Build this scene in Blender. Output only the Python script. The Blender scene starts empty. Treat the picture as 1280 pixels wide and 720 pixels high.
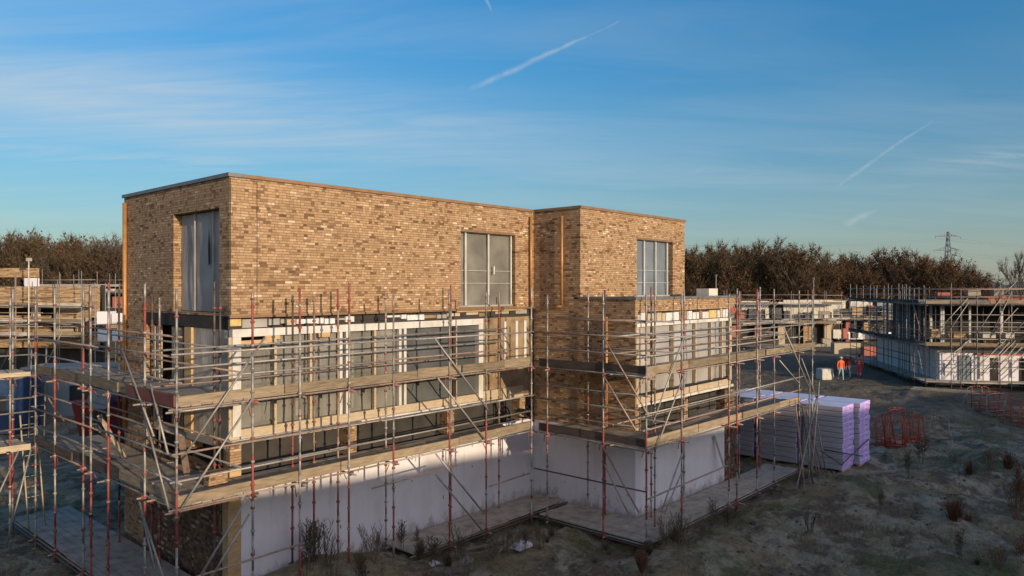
import bpy, math, random
import numpy as np
from mathutils import Vector, Matrix
random.seed(7)
rng = np.random.default_rng(7)
SC = bpy.context.scene
COL = SC.collection
R = math.radians

# ------------------------------------------------------------------ camera
CAM = Vector((-8.32, -16.24, 7.3))
FPX = 920.0                                   # focal length in photo pixels (1280 wide)
FW = Vector((0.7446, 0.6675, 0.0)); RT = Vector((0.6675, -0.7446, 0.0))
cam_d = bpy.data.cameras.new('camera'); cam = bpy.data.objects.new('camera', cam_d); COL.objects.link(cam)
cam.location = CAM
cam.rotation_euler = (R(90), 0, math.atan2(-FW.x, FW.y))
cam_d.sensor_width = 36.0; cam_d.lens = FPX / 1280 * 36.0
cam_d.clip_start = 0.1; cam_d.clip_end = 6000
SC.camera = cam


def ray(px, py):
    return FW + RT * ((px - 640) / FPX) + Vector((0, 0, -(py - 360) / FPX))


def P(px, py, X=None, Y=None, Z=None):
    """Design aid: the point of a real plane (x = X, y = Y or z = Z) that was measured at a photo pixel."""
    d = ray(px, py)
    if X is not None: t = (X - CAM.x) / d.x
    elif Y is not None: t = (Y - CAM.y) / d.y
    else: t = (Z - CAM.z) / d.z
    return CAM + d * t


def xY(px, Y): return P(px, 360, Y=Y).x       # x on a plane y = Y
def yX(px, X): return P(px, 360, X=X).y


def W(d, r, z=0.0):
    """d metres ahead of the camera, r metres to its right."""
    p = CAM + FW * d + RT * r
    return Vector((p.x, p.y, z))


def WP(px, d, z=0.0): return W(d, (px - 640) / FPX * d, z)


def sstep(a, b, x):
    t = np.clip((np.asarray(x, float) - a) / (b - a), 0, 1); return t * t * (3 - 2 * t)


# ------------------------------------------------------------------ node helpers
class NT:
    def __init__(s, tree):
        s.t = tree; s.n = tree.nodes; s.l = tree.links

    def new(s, typ, **kw):
        n = s.n.new(typ)
        for k, v in kw.items(): setattr(n, k, v)
        return n

    def link(s, a, b): s.l.new(a, b)

    def val(s, sock, v):
        if isinstance(v, bpy.types.NodeSocket): s.link(v, sock)
        elif v is not None: sock.default_value = v

    def math(s, op, a, b=None, c=None, clamp=False):
        n = s.new('ShaderNodeMath', operation=op); n.use_clamp = clamp
        s.val(n.inputs[0], a)
        if b is not None: s.val(n.inputs[1], b)
        if c is not None: s.val(n.inputs[2], c)
        return n.outputs[0]

    def vmath(s, op, a, b=None):
        n = s.new('ShaderNodeVectorMath', operation=op)
        s.val(n.inputs[0], a)
        if b is not None: s.val(n.inputs[1], b)
        return n.outputs['Value'] if op in ('DOT_PRODUCT', 'LENGTH', 'DISTANCE') else n.outputs[0]

    def mix(s, f, a, b, mode='MIX'):
        n = s.new('ShaderNodeMix', data_type='RGBA', blend_type=mode)
        s.val(n.inputs[0], f); s.val(n.inputs[6], a); s.val(n.inputs[7], b)
        return n.outputs[2]

    def noise(s, vec, scale, detail=4, rough=0.55, dist=0.0, dim='3D'):
        n = s.new('ShaderNodeTexNoise', noise_dimensions=dim)
        if vec is not None: s.link(vec, n.inputs['Vector'])
        n.inputs['Scale'].default_value = scale; n.inputs['Detail'].default_value = detail
        n.inputs['Roughness'].default_value = rough; n.inputs['Distortion'].default_value = dist
        return n.outputs['Fac']

    def ramp(s, f, stops, interp='LINEAR'):
        n = s.new('ShaderNodeValToRGB'); cr = n.color_ramp; cr.interpolation = interp
        while len(cr.elements) < len(stops): cr.elements.new(0.5)
        for e, (p, c) in zip(cr.elements, stops):
            e.position = p; e.color = (c, c, c, 1) if not hasattr(c, '__len__') else (*c[:3], 1)
        s.val(n.inputs[0], f)
        return n.outputs[0]

    def mapv(s, vec, scale=(1, 1, 1), rot=(0, 0, 0), loc=(0, 0, 0)):
        n = s.new('ShaderNodeMapping'); s.link(vec, n.inputs[0])
        n.inputs['Scale'].default_value = scale; n.inputs['Rotation'].default_value = rot; n.inputs['Location'].default_value = loc
        return n.outputs[0]


def mat(name, col=None, rough=0.7, metal=0.0, spec=0.4):
    m = bpy.data.materials.new(name); m.use_nodes = True
    t = NT(m.node_tree); b = m.node_tree.nodes['Principled BSDF']
    b.inputs['Roughness'].default_value = rough; b.inputs['Metallic'].default_value = metal
    b.inputs['Specular IOR Level'].default_value = spec
    if col is not None: b.inputs['Base Color'].default_value = (*col, 1)
    return m, t, b


def objco(t): return t.new('ShaderNodeTexCoord').outputs['Object']
def bump(t, b, h, strength=0.3, dist=0.02):
    n = t.new('ShaderNodeBump'); n.inputs['Strength'].default_value = strength; n.inputs['Distance'].default_value = dist
    t.link(h, n.inputs['Height']); t.link(n.outputs[0], b.inputs['Normal'])


def noisy(name, c1, c2, scale=2.0, rough=0.75, metal=0.0, c3=None, stretch=(1, 1, 1), bmp=0.0, detail=5, spec=0.3, rnd=0.0):
    m, t, b = mat(name, None, rough, metal, spec)
    v = t.mapv(objco(t), scale=stretch)
    f = t.noise(v, scale, detail, 0.6)
    st = [(0.3, c1), (0.7, c2)] if c3 is None else [(0.28, c1), (0.52, c2), (0.74, c3)]
    c = t.ramp(f, st)
    if rnd:
        oi = t.new('ShaderNodeObjectInfo').outputs['Random']
        k = t.math('MULTIPLY_ADD', oi, 2 * rnd, 1 - rnd)
        c = t.mix(1.0, c, t.new('ShaderNodeCombineColor').outputs[0], 'MULTIPLY') if False else t.vmath('MULTIPLY', c, _comb(t, k))
    t.link(c, b.inputs['Base Color'])
    if bmp: bump(t, b, f, bmp, 0.03)
    return m


def _comb(t, k):
    n = t.new('ShaderNodeCombineXYZ')
    for i in range(3): t.link(k, n.inputs[i])
    return n.outputs[0]


def brick_material(name, stops, mortar, bl=0.215, bh=0.075, rough_spec=0.25, weather=0.5):
    m, t, b = mat(name, None, 0.85, 0, rough_spec)
    co = objco(t); s = t.new('ShaderNodeSeparateXYZ'); t.link(co, s.inputs[0])
    u = t.math('ADD', s.outputs[0], s.outputs[1]); v = s.outputs[2]
    vr = t.math('DIVIDE', v, bh); row = t.math('FLOOR', vr); fv = t.math('FRACT', vr)
    wn = t.new('ShaderNodeTexWhiteNoise', noise_dimensions='1D'); t.link(row, wn.inputs['W'])
    off = t.math('MULTIPLY', wn.outputs['Value'], 1.0)
    ur = t.math('ADD', t.math('DIVIDE', u, bl), off)
    col = t.math('FLOOR', ur); fu = t.math('FRACT', ur)
    cv = t.new('ShaderNodeCombineXYZ'); t.link(col, cv.inputs[0]); t.link(row, cv.inputs[1])
    w2 = t.new('ShaderNodeTexWhiteNoise', noise_dimensions='2D'); t.link(cv.outputs[0], w2.inputs['Vector'])
    rnd = w2.outputs['Value']
    # half bricks (headers) turn up irregularly: split a third of the stretchers
    w3 = t.new('ShaderNodeTexWhiteNoise', noise_dimensions='3D')
    cz = t.new('ShaderNodeCombineXYZ'); t.link(col, cz.inputs[0]); t.link(row, cz.inputs[1]); cz.inputs[2].default_value = 5.0
    t.link(cz.outputs[0], w3.inputs['Vector'])
    split = t.math('GREATER_THAN', w3.outputs['Value'], 0.62)
    half = t.math('GREATER_THAN', fu, 0.5)
    r2 = t.math('FRACT', t.math('ADD', rnd, t.math('MULTIPLY', t.math('MULTIPLY', split, half), 0.413)))
    base = t.ramp(r2, stops)
    patch = t.noise(t.mapv(co, scale=(0.35, 0.35, 1.6)), 1.3, 4, 0.6)
    base = t.vmath('MULTIPLY', base, _comb(t, t.math('MULTIPLY_ADD', patch, weather, 1.0 - weather * 0.5)))
    fine = t.noise(co, 60, 2, 0.6)
    base = t.vmath('MULTIPLY', base, _comb(t, t.math('MULTIPLY_ADD', fine, 0.5, 0.75)))
    mu = t.math('LESS_THAN', fu, 0.045); mv = t.math('LESS_THAN', fv, 0.14)
    mh = t.math('MULTIPLY', split, t.math('LESS_THAN', t.math('ABSOLUTE', t.math('SUBTRACT', fu, 0.5)), 0.022))
    mm = t.math('MAXIMUM', t.math('MAXIMUM', mu, mv), mh)
    # some joints are left raked and dark, most are filled
    jn = t.noise(co, 2.2, 3, 0.6)
    mcol = t.ramp(jn, [(0.35, tuple(x * 0.55 for x in mortar)), (0.62, mortar)])
    t.link(t.mix(mm, base, mcol), b.inputs['Base Color'])
    h = t.math('MULTIPLY', t.math('SUBTRACT', 1.0, mm), t.math('MULTIPLY_ADD', rnd, 0.7, 0.3))
    bump(t, b, h, 0.9, 0.012)
    return m


def sheet_material(name, col, alpha0, alpha1, rough=0.55, fold=(6, 6, 1.2)):
    """Building polythene: wrinkled, a little see-through, a little shiny."""
    m, t, b = mat(name, None, rough, 0, 0.25)
    co = objco(t); v = t.mapv(co, scale=fold)
    n = t.noise(v, 1.0, 4, 0.55, 0.6); n2 = t.noise(co, 0.9, 3, 0.5)
    c = t.ramp(n2, [(0.3, tuple(x * 0.72 for x in col)), (0.7, col)])
    t.link(c, b.inputs['Base Color'])
    a = t.ramp(n2, [(0.3, alpha0), (0.7, alpha1)])
    t.link(a, b.inputs['Alpha'])
    bump(t, b, n, 0.5, 0.05)
    return m


M = {}
M['brick'] = brick_material('tan_brick',
    [(0.0, (0.12, 0.066, 0.036)), (0.08, (0.205, 0.116, 0.061)), (0.22, (0.315, 0.193, 0.104)), (0.75, (0.38, 0.243, 0.137)),
     (0.94, (0.43, 0.285, 0.168)), (0.975, (0.50, 0.368, 0.24)), (1.0, (0.58, 0.47, 0.34))], (0.22, 0.150, 0.085), bl=0.2, bh=0.0655, weather=0.7)
M['brick_far'] = brick_material('tan_brick_far',
    [(0.0, (0.2, 0.11, 0.05)), (0.4, (0.36, 0.22, 0.11)), (1.0, (0.52, 0.36, 0.2))], (0.38, 0.27, 0.16))
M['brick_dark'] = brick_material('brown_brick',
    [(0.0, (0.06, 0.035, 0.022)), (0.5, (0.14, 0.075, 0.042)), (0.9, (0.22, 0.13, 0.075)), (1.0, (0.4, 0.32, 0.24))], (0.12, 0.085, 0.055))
M['galv'] = noisy('galvanised_tube', (0.17, 0.155, 0.14), (0.34, 0.315, 0.285), 6, 0.5, 0.35, c3=(0.25, 0.20, 0.165), rnd=0.2)
M['rust'] = noisy('rusty_tube', (0.20, 0.12, 0.085), (0.34, 0.25, 0.20), 5, 0.65, 0.2, c3=(0.28, 0.14, 0.09), rnd=0.25)
M['dark_tube'] = noisy('dark_tube', (0.07, 0.055, 0.045), (0.13, 0.10, 0.08), 5, 0.6, 0.2, rnd=0.2)
M['red'] = noisy('red_paint', (0.19, 0.048, 0.04), (0.30, 0.07, 0.055), 6, 0.65, 0.0, c3=(0.22, 0.13, 0.11))
M['red_frame'] = noisy('red_orange_paint', (0.26, 0.05, 0.032), (0.38, 0.085, 0.055), 5, 0.65, c3=(0.24, 0.11, 0.085), rnd=0.2)
M['plank'] = noisy('scaffold_board', (0.17, 0.142, 0.11), (0.30, 0.255, 0.20), 3, 0.85, c3=(0.40, 0.345, 0.275), stretch=(1, 1, 6), rnd=0.18, bmp=0.2)
M['toe'] = noisy('toe_board_wood', (0.14, 0.103, 0.066), (0.235, 0.18, 0.117), 2.6, 0.85, c3=(0.31, 0.245, 0.165), stretch=(1, 1, 7), rnd=0.28, bmp=0.25)
M['toe_shaded'] = noisy('shaded_toe_board', (0.045, 0.035, 0.03), (0.10, 0.075, 0.06), 2.2, 0.85, stretch=(1, 1, 7), rnd=0.2)  # toe boards of the side faces, their shade put into the wood colour
M['toe_red'] = noisy('red_toe_board', (0.14, 0.045, 0.035), (0.20, 0.075, 0.06), 3, 0.8)
M['deck_grey'] = noisy('weathered_deck', (0.24, 0.21, 0.175), (0.42, 0.37, 0.31), 2.5, 0.9, c3=(0.52, 0.46, 0.385), stretch=(1, 1, 1), rnd=0.15, bmp=0.2)
M['white'] = noisy('white_board', (0.60, 0.56, 0.58), (0.74, 0.70, 0.73), 0.9, 0.6, c3=(0.68, 0.64, 0.67), stretch=(1, 1, 0.5))
_t = NT(M['white'].node_tree); _b = _t.n['Principled BSDF']; _src = _b.inputs['Base Color'].links[0].from_socket
_co = objco(_t); _st = _t.ramp(_t.noise(_t.mapv(_co, scale=(3.0, 3.0, 0.25)), 1.0, 5, 0.65), [(0.55, 0.0), (0.78, 0.18)]); _sp = _t.ramp(_t.noise(_co, 3.5, 5, 0.7), [(0.66, 0.0), (0.74, 0.35)])
_s = _t.new('ShaderNodeSeparateXYZ'); _t.link(_co, _s.inputs[0])
_mud = _t.math('ADD', _t.noise(_t.mapv(_co, scale=(1, 1, .6)), 3.0, 6, 0.7), _t.math('MULTIPLY', _t.math('SUBTRACT', 0.55, _s.outputs[2]), 0.42))
_mud = _t.ramp(_mud, [(0.50, 0.0), (0.66, 0.75)])
_t.link(_t.mix(_t.math('MAXIMUM', _t.math('MAXIMUM', _st, _sp), _mud), _src, (0.34, 0.29, 0.25, 1)), _b.inputs['Base Color'])
M['white_paint'] = noisy('white_frame_paint', (0.46, 0.43, 0.385), (0.64, 0.61, 0.56), 2.5, 0.55)
M['timber'] = noisy('new_timber', (0.36, 0.22, 0.10), (0.50, 0.33, 0.165), 4, 0.7, stretch=(1, 1, 5), c3=(0.55, 0.38, 0.21))
M['timber_pale'] = noisy('pale_timber', (0.36, 0.28, 0.19), (0.52, 0.42, 0.29), 4, 0.7, stretch=(1, 1, 5))
M['coping'] = noisy('coping_metal', (0.20, 0.12, 0.066), (0.29, 0.18, 0.105), 3, 0.45, 0.3)
M['coping_grey'] = noisy('grey_coping_metal', (0.13, 0.13, 0.13), (0.2, 0.2, 0.2), 3, 0.45, 0.3)
M['pipe'] = noisy('copper_downpipe', (0.36, 0.17, 0.06), (0.50, 0.26, 0.10), 5, 0.45, 0.3)
M['concrete'] = noisy('concrete', (0.24, 0.23, 0.21), (0.36, 0.34, 0.31), 2, 0.9, bmp=0.2)
M['tarp_dark'] = noisy('dark_tarpaulin', (0.05, 0.052, 0.058), (0.11, 0.112, 0.12), 1.5, 0.8)
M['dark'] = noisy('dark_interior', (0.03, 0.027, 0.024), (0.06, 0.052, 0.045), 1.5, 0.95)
M['osb'] = noisy('brown_insulation_board', (0.15, 0.10, 0.055), (0.27, 0.19, 0.11), 2.2, 0.85, c3=(0.36, 0.27, 0.17))
M['sheet'] = sheet_material('grey_polythene', (0.29, 0.275, 0.235), 0.50, 0.88)
M['sheet_dark'] = sheet_material('dark_polythene', (0.12, 0.125, 0.125), 0.75, 0.92, 0.22)
M['sheet_blue'] = sheet_material('blue_grey_polythene', (0.37, 0.355, 0.345), 0.9, 1.0, 0.6)
M['sheet_sky'] = sheet_material('blue_grey_film', (0.20, 0.235, 0.27), 0.8, 0.95, 0.3)
M['sheet_white'] = sheet_material('pale_polythene', (0.48, 0.43, 0.37), 0.8, 0.95)
M['foil'] = noisy('insulation_foil', (0.45, 0.43, 0.40), (0.75, 0.74, 0.74), 9, 0.4, 0.1, c3=(0.25, 0.17, 0.12))
M['yellow'] = noisy('yellow_insulation', (0.45, 0.33, 0.12), (0.60, 0.46, 0.2), 7, 0.9)
M['purple'] = None
M['black'] = mat('black_plastic', (0.018, 0.018, 0.02), 0.5)[0]
M['blue'] = noisy('blue_paint', (0.02, 0.04, 0.09), (0.03, 0.06, 0.13), 3, 0.5)
M['container'] = noisy('blue_grey_container', (0.15, 0.19, 0.21), (0.23, 0.27, 0.29), 1.2, 0.6)
M['glass_dark'] = mat('dark_glass', (0.03, 0.035, 0.04), 0.12, 0, 0.6)[0]
M['block'] = noisy('pale_blocks', (0.45, 0.41, 0.34), (0.62, 0.58, 0.51), 3, 0.85)
M['net'] = noisy('red_brick_panel', (0.30, 0.09, 0.07), (0.42, 0.16, 0.12), 5, 0.8)

# polythene-wrapped purple insulation: pale lilac film with darker print smudges
m, t, b = mat('purple_pack_film', None, 0.4, 0, 0.5)
co = objco(t)
f = t.noise(t.mapv(co, scale=(3.2, 3.2, 9)), 1.0, 3, 0.55, 0.5); g = t.noise(co, 2.0, 4, 0.6)
c = t.ramp(g, [(0.3, (0.44, 0.27, 0.70)), (0.7, (0.70, 0.52, 0.88))])
t.link(t.mix(t.ramp(f, [(0.60, 0.0), (0.68, 0.85)]), c, (0.26, 0.13, 0.46, 1)), b.inputs['Base Color'])
bump(t, b, t.noise(co, 9, 3, 0.6), 0.4, 0.02)
M['purple'] = m
M['purple_top'] = noisy('pack_top_film', (0.52, 0.52, 0.72), (0.68, 0.68, 0.84), 1.5, 0.35)
M['purple_side'] = noisy('pack_foam_edge', (0.34, 0.32, 0.34), (0.48, 0.45, 0.47), 2.0, 0.6, stretch=(1, 1, 6))

# twig / foliage materials, tinted per tree
def crown_mat(name, stops):
    m, t, b = mat(name, None, 0.9, 0, 0.1)
    oi = t.new('ShaderNodeObjectInfo').outputs['Random']
    c1 = t.ramp(oi, stops)
    n = t.noise(objco(t), 0.55, 3, 0.6)
    k = t.math('MULTIPLY_ADD', n, 1.0, 0.5)
    t.link(t.vmath('MULTIPLY', c1, _comb(t, k)), b.inputs['Base Color'])
    return m
M['crown'] = crown_mat('bare_autumn_twigs', [(0.0, (0.066, 0.044, 0.030)), (0.3, (0.095, 0.052, 0.027)), (0.55, (0.080, 0.056, 0.030)), (0.8, (0.125, 0.060, 0.026)), (1.0, (0.055, 0.052, 0.028))])
M['crown_grey'] = crown_mat('grey_twigs', [(0.0, (0.10, 0.08, 0.065)), (1.0, (0.12, 0.10, 0.08))])
M['bark'] = noisy('bark', (0.05, 0.04, 0.03), (0.10, 0.08, 0.06), 3, 0.95)
M['weed'] = noisy('dry_weed', (0.07, 0.054, 0.036), (0.16, 0.125, 0.08), 4, 0.95, rnd=0.4)
M['weed_rust'] = noisy('rusty_weed', (0.12, 0.055, 0.03), (0.19, 0.09, 0.045), 4, 0.95, rnd=0.2)
M['steel'] = noisy('pylon_steel', (0.13, 0.15, 0.18), (0.18, 0.20, 0.23), 1, 0.7, 0.0)

# ------------------------------------------------------------------ mesh builder
class MB:
    def __init__(s): s.v = []; s.f = []; s.m = []

    def add(s, vs, fs, mi=0):
        o = len(s.v); s.v.extend([tuple(v) for v in vs])
        for f in fs: s.f.append(tuple(o + i for i in f)); s.m.append(mi)
        return s

    def quad(s, a, b, c, d, mi=0): return s.add([a, b, c, d], [(0, 1, 2, 3)], mi)

    def obox(s, c, hx, hy, hz, mi=0):
        c, hx, hy, hz = (Vector(q) for q in (c, hx, hy, hz)); vs = []
        for k in (-1, 1):
            for j in (-1, 1):
                for i in (-1, 1): vs.append(c + hx * i + hy * j + hz * k)
        return s.add(vs, [(0, 2, 3, 1), (4, 5, 7, 6), (0, 1, 5, 4), (2, 6, 7, 3), (0, 4, 6, 2), (1, 3, 7, 5)], mi)

    def box(s, x0, x1, y0, y1, z0, z1, mi=0):
        return s.obox(((x0 + x1) / 2, (y0 + y1) / 2, (z0 + z1) / 2), (abs(x1 - x0) / 2, 0, 0), (0, abs(y1 - y0) / 2, 0), (0, 0, abs(z1 - z0) / 2), mi)

    def beam(s, p, q, w, h, mi=0, up=(0, 0, 1)):
        p = Vector(p); q = Vector(q); d = q - p; l = d.length; d.normalize(); up = Vector(up)
        sd = d.cross(up)
        if sd.length < 1e-4: sd = d.cross(Vector((1, 0, 0)))
        sd.normalize(); u2 = sd.cross(d)
        return s.obox((p + q) / 2, d * l / 2, sd * w / 2, u2 * h / 2, mi)

    def tube(s, p, q, r, n=6, mi=0, r2=None, cap=True):
        p = Vector(p); q = Vector(q); d = (q - p)
        if d.length < 1e-6: return s
        d.normalize(); a = d.orthogonal().normalized(); b2 = d.cross(a); r2 = r if r2 is None else r2
        vs = []
        for c, rr in ((p, r), (q, r2)):
            for i in range(n):
                t = 2 * math.pi * i / n; vs.append(c + (a * math.cos(t) + b2 * math.sin(t)) * rr)
        fs = [(i, (i + 1) % n, n + (i + 1) % n, n + i) for i in range(n)]
        if cap: fs += [tuple(range(n - 1, -1, -1)), tuple(range(n, 2 * n))]
        return s.add(vs, fs, mi)

    def path(s, pts, r, n=6, mi=0):
        for a, b in zip(pts[:-1], pts[1:]): s.tube(a, b, r, n, mi)
        return s

    def build(s, name, mats, parent=None, smooth=False, local=False):
        me = bpy.data.meshes.new(name)
        me.from_pydata(s.v, [], s.f)
        if not isinstance(mats, (list, tuple)): mats = [mats]
        for m_ in mats: me.materials.append(m_)
        if len(mats) > 1: me.polygons.foreach_set('material_index', s.m)
        if smooth: me.polygons.foreach_set('use_smooth', [True] * len(s.f))
        me.update()
        o = bpy.data.objects.new(name, me); COL.objects.link(o)
        if parent is not None:
            o.parent = parent
            if not local: o.matrix_parent_inverse = wm(parent).inverted()
        return o


def wm(o):
    m = Matrix.LocRotScale(o.location, o.rotation_euler, o.scale)
    return m if o.parent is None else wm(o.parent) @ o.matrix_parent_inverse @ m


def tag(o, label=None, cat=None, group=None, kind=None):
    if label: o['label'] = label
    if cat: o['category'] = cat
    if group: o['group'] = group
    if kind: o['kind'] = kind
    return o


def thing(name, label, cat, loc=(0, 0, 0), rz=0.0, group=None):
    o = bpy.data.objects.new(name, None); COL.objects.link(o); o.empty_display_size = 0.3
    o.location = loc; o.rotation_euler = (0, 0, rz)
    return tag(o, label, cat, group)


def copy_tree(src, loc, rz, label=None, group=None, scale=None):
    r = src.copy(); COL.objects.link(r); r.location = loc; r.rotation_euler = (0, 0, rz)
    if scale is not None: r.scale = scale
    if label: r['label'] = label
    if group: r['group'] = group
    for ch in list(src.children):
        c = ch.copy(); COL.objects.link(c); c.parent = r
        for g in ch.children:
            d = g.copy(); COL.objects.link(d); d.parent = c
    return r


def wall_mb(axis, pos, u0, u1, z0, z1, holes=(), th=0.3, inward=1):
    """A wall on plane y = pos (axis 'Y') or x = pos (axis 'X') with rectangular openings (u0, u1, z0, z1) and real reveals."""
    us = sorted({u0, u1, *[h[0] for h in holes], *[h[1] for h in holes]}); zs = sorted({z0, z1, *[h[2] for h in holes], *[h[3] for h in holes]})
    us = [u for u in us if u0 <= u <= u1]; zs = [z for z in zs if z0 <= z <= z1]
    mb = MB()
    def pt(u, w, z): return (u, pos + w * inward, z) if axis == 'Y' else (pos + w * inward, u, z)
    def solid(i, j):
        if i < 0 or j < 0 or i >= len(us) - 1 or j >= len(zs) - 1: return False
        cu = (us[i] + us[i + 1]) / 2; cz = (zs[j] + zs[j + 1]) / 2
        return not any(h[0] < cu < h[1] and h[2] < cz < h[3] for h in holes)
    for i in range(len(us) - 1):
        for j in range(len(zs) - 1):
            if not solid(i, j): continue
            a, b, c, d = us[i], us[i + 1], zs[j], zs[j + 1]
            mb.quad(pt(a, 0, c), pt(b, 0, c), pt(b, 0, d), pt(a, 0, d)); mb.quad(pt(b, th, c), pt(a, th, c), pt(a, th, d), pt(b, th, d))
            if not solid(i - 1, j): mb.quad(pt(a, th, c), pt(a, 0, c), pt(a, 0, d), pt(a, th, d))
            if not solid(i + 1, j): mb.quad(pt(b, 0, c), pt(b, th, c), pt(b, th, d), pt(b, 0, d))
            if not solid(i, j - 1): mb.quad(pt(a, th, c), pt(b, th, c), pt(b, 0, c), pt(a, 0, c))
            if not solid(i, j + 1): mb.quad(pt(a, 0, d), pt(b, 0, d), pt(b, th, d), pt(a, th, d))
    return mb

# ------------------------------------------------------------------ light, sky
SUN_EL, SUN_AZ = 11.0, -8.0          # azimuth measured from -Y towards +X
sdir = Vector((math.sin(R(SUN_AZ)) * math.cos(R(SUN_EL)), -math.cos(R(SUN_AZ)) * math.cos(R(SUN_EL)), math.sin(R(SUN_EL))))
sl = bpy.data.lights.new('sun', 'SUN'); sl.energy = 3.5; sl.angle = R(0.5); sl.color = (1.0, 0.80, 0.56)
so = bpy.data.objects.new('sun', sl); COL.objects.link(so); so.location = (0, -60, 60)
so.rotation_euler = sdir.to_track_quat('Z', 'Y').to_euler()

wd = bpy.data.worlds.new('World'); SC.world = wd; wd.use_nodes = True
t = NT(wd.node_tree); bg = t.n['Background']
sky = t.new('ShaderNodeTexSky', sky_type='NISHITA'); sky.sun_disc = False
sky.sun_elevation = R(SUN_EL); sky.sun_rotation = math.atan2(sdir.x, sdir.y)
sky.air_density = 1.0; sky.dust_density = 0.5; sky.ozone_density = 3.0
d = t.vmath('NORMALIZE', t.new('ShaderNodeTexCoord').outputs['Generated'])
sp = t.new('ShaderNodeSeparateXYZ'); t.link(d, sp.inputs[0])
z = sp.outputs[2]
hs = t.new('ShaderNodeHueSaturation'); t.link(sky.outputs[0], hs.inputs['Color'])
hs.inputs['Saturation'].default_value = 1.22; hs.inputs['Hue'].default_value = 0.49
base = t.vmath('MULTIPLY', hs.outputs[0], t.ramp(z, [(0.0, (0.42, 0.45, 0.47)), (0.10, (0.43, 0.545, 0.60)), (0.22, (0.48, 0.66, 0.74)), (0.40, (0.74, 0.82, 0.92))]))
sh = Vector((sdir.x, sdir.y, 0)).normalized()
fill_glow = t.math('POWER', t.math('MAXIMUM', t.math('DIVIDE', t.math('ADD', t.vmath('DOT_PRODUCT', d, tuple(sh)), 0.22), 1.22), 0.0), 1.8)      # warm fill light added to the sky behind the camera, brightens shaded faces
fill_glow = t.math('MULTIPLY', fill_glow, t.math('POWER', t.math('SUBTRACT', 1.0, t.math('MAXIMUM', z, 0.0)), 0.8))
cz = t.math('ADD', t.math('MAXIMUM', z, 0.0), 0.10)
pl = t.new('ShaderNodeCombineXYZ')
t.link(t.math('DIVIDE', sp.outputs[0], cz), pl.inputs[0]); t.link(t.math('DIVIDE', sp.outputs[1], cz), pl.inputs[1])
rotv = t.mapv(pl.outputs[0], rot=(0, 0, R(48)), scale=(1, 1, 1))


def dirv(px, py): return ray(px, py).normalized()
def blob(px, py, wx, wy):
    """soft patch of sky around a bearing, wx by wy degrees"""
    c = dirv(px, py); ax = Vector((0, 0, 1)).cross(c).normalized(); ay = c.cross(ax)
    a = t.math('DIVIDE', t.vmath('DOT_PRODUCT', d, tuple(ax)), math.tan(R(wx)))
    b = t.math('DIVIDE', t.vmath('DOT_PRODUCT', d, tuple(ay)), math.tan(R(wy)))
    r2 = t.math('ADD', t.math('MULTIPLY', a, a), t.math('MULTIPLY', b, b))
    fwd = t.math('GREATER_THAN', t.vmath('DOT_PRODUCT', d, tuple(c)), 0.3)
    return t.math('MULTIPLY', t.math('POWER', 2.718, t.math('MULTIPLY', r2, -1.0)), fwd)


def trail(p, q, wdeg, k, seedv):
    a = dirv(*p); b = dirv(*q); n = a.cross(b).normalized(); mid = (a + b).normalized(); half = math.acos(max(-1, min(1, a.dot(b)))) / 2
    tg = (b - a).normalized()
    wob = t.noise(t.vmath('ADD', d, (seedv, 0, 0)), 16, 4, 0.6)
    dist = t.math('ABSOLUTE', t.math('ADD', t.vmath('DOT_PRODUCT', d, tuple(n)), t.math('MULTIPLY_ADD', wob, R(wdeg) * 2.2, -R(wdeg) * 1.1)))
    al = t.math('DIVIDE', t.vmath('DOT_PRODUCT', d, tuple(tg)), math.sin(half))
    # narrower and fainter towards the fresh end
    along = t.ramp(t.math('MULTIPLY_ADD', al, 0.45, 0.5), [(0.02, 0.0), (0.14, 0.8), (0.6, 1.0), (0.93, 0.55), (0.98, 0.0)])
    wide = t.ramp(t.math('MULTIPLY_ADD', al, 0.45, 0.5), [(0.0, 1.0), (1.0, 0.35)])
    e = t.math('DIVIDE', dist, t.math('MULTIPLY', wide, R(wdeg)))
    core = t.math('POWER', 2.718, t.math('MULTIPLY', t.math('MULTIPLY', e, e), -1.0))
    br = t.noise(t.vmath('ADD', d, (0, seedv, 0)), 60, 4, 0.6)
    fwd = t.math('GREATER_THAN', t.vmath('DOT_PRODUCT', d, tuple(mid)), 0.5)
    return t.math('MULTIPLY', t.math('MULTIPLY', t.math('MULTIPLY', core, along), fwd), t.math('MULTIPLY', t.ramp(br, [(0.32, 0.35), (0.66, 1.0)]), k))


wisp = t.ramp(t.noise(t.mapv(rotv, scale=(0.30, 1.3, 1)), 1.6, 7, 0.58, 0.6), [(0.42, 0.0), (0.75, 1.0)])
fine = t.ramp(t.noise(t.mapv(rotv, scale=(0.5, 2.6, 1)), 2.2, 6, 0.62, 1.0), [(0.40, 0.15), (0.7, 1.0)])
smooth = t.ramp(t.noise(t.mapv(rotv, scale=(0.6, 1.2, 1)), 0.8, 4, 0.5, 0.4), [(0.3, 0.3), (0.65, 1.0)])
cl = t.math('MULTIPLY', t.math('MULTIPLY', blob(140, 122, 26, 3.0), t.math('MULTIPLY_ADD', fine, 0.55, t.math('MULTIPLY', smooth, 0.5))), 0.60)
cl = t.math('MAXIMUM', cl, t.math('MULTIPLY', t.math('MULTIPLY', blob(60, 185, 20, 1.0), fine), 0.36))
cl = t.math('ADD', cl, t.math('MULTIPLY', t.math('MULTIPLY', blob(240, 60, 40, 12), wisp), 0.26))
cl = t.math('MAXIMUM', cl, t.math('MULTIPLY', t.math('MULTIPLY', blob(910, 214, 5.5, 0.7), fine), 0.32))
cl = t.math('MAXIMUM', cl, t.math('MULTIPLY', t.math('MULTIPLY', blob(1270, 196, 7, 1.0), fine), 0.36))
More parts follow.
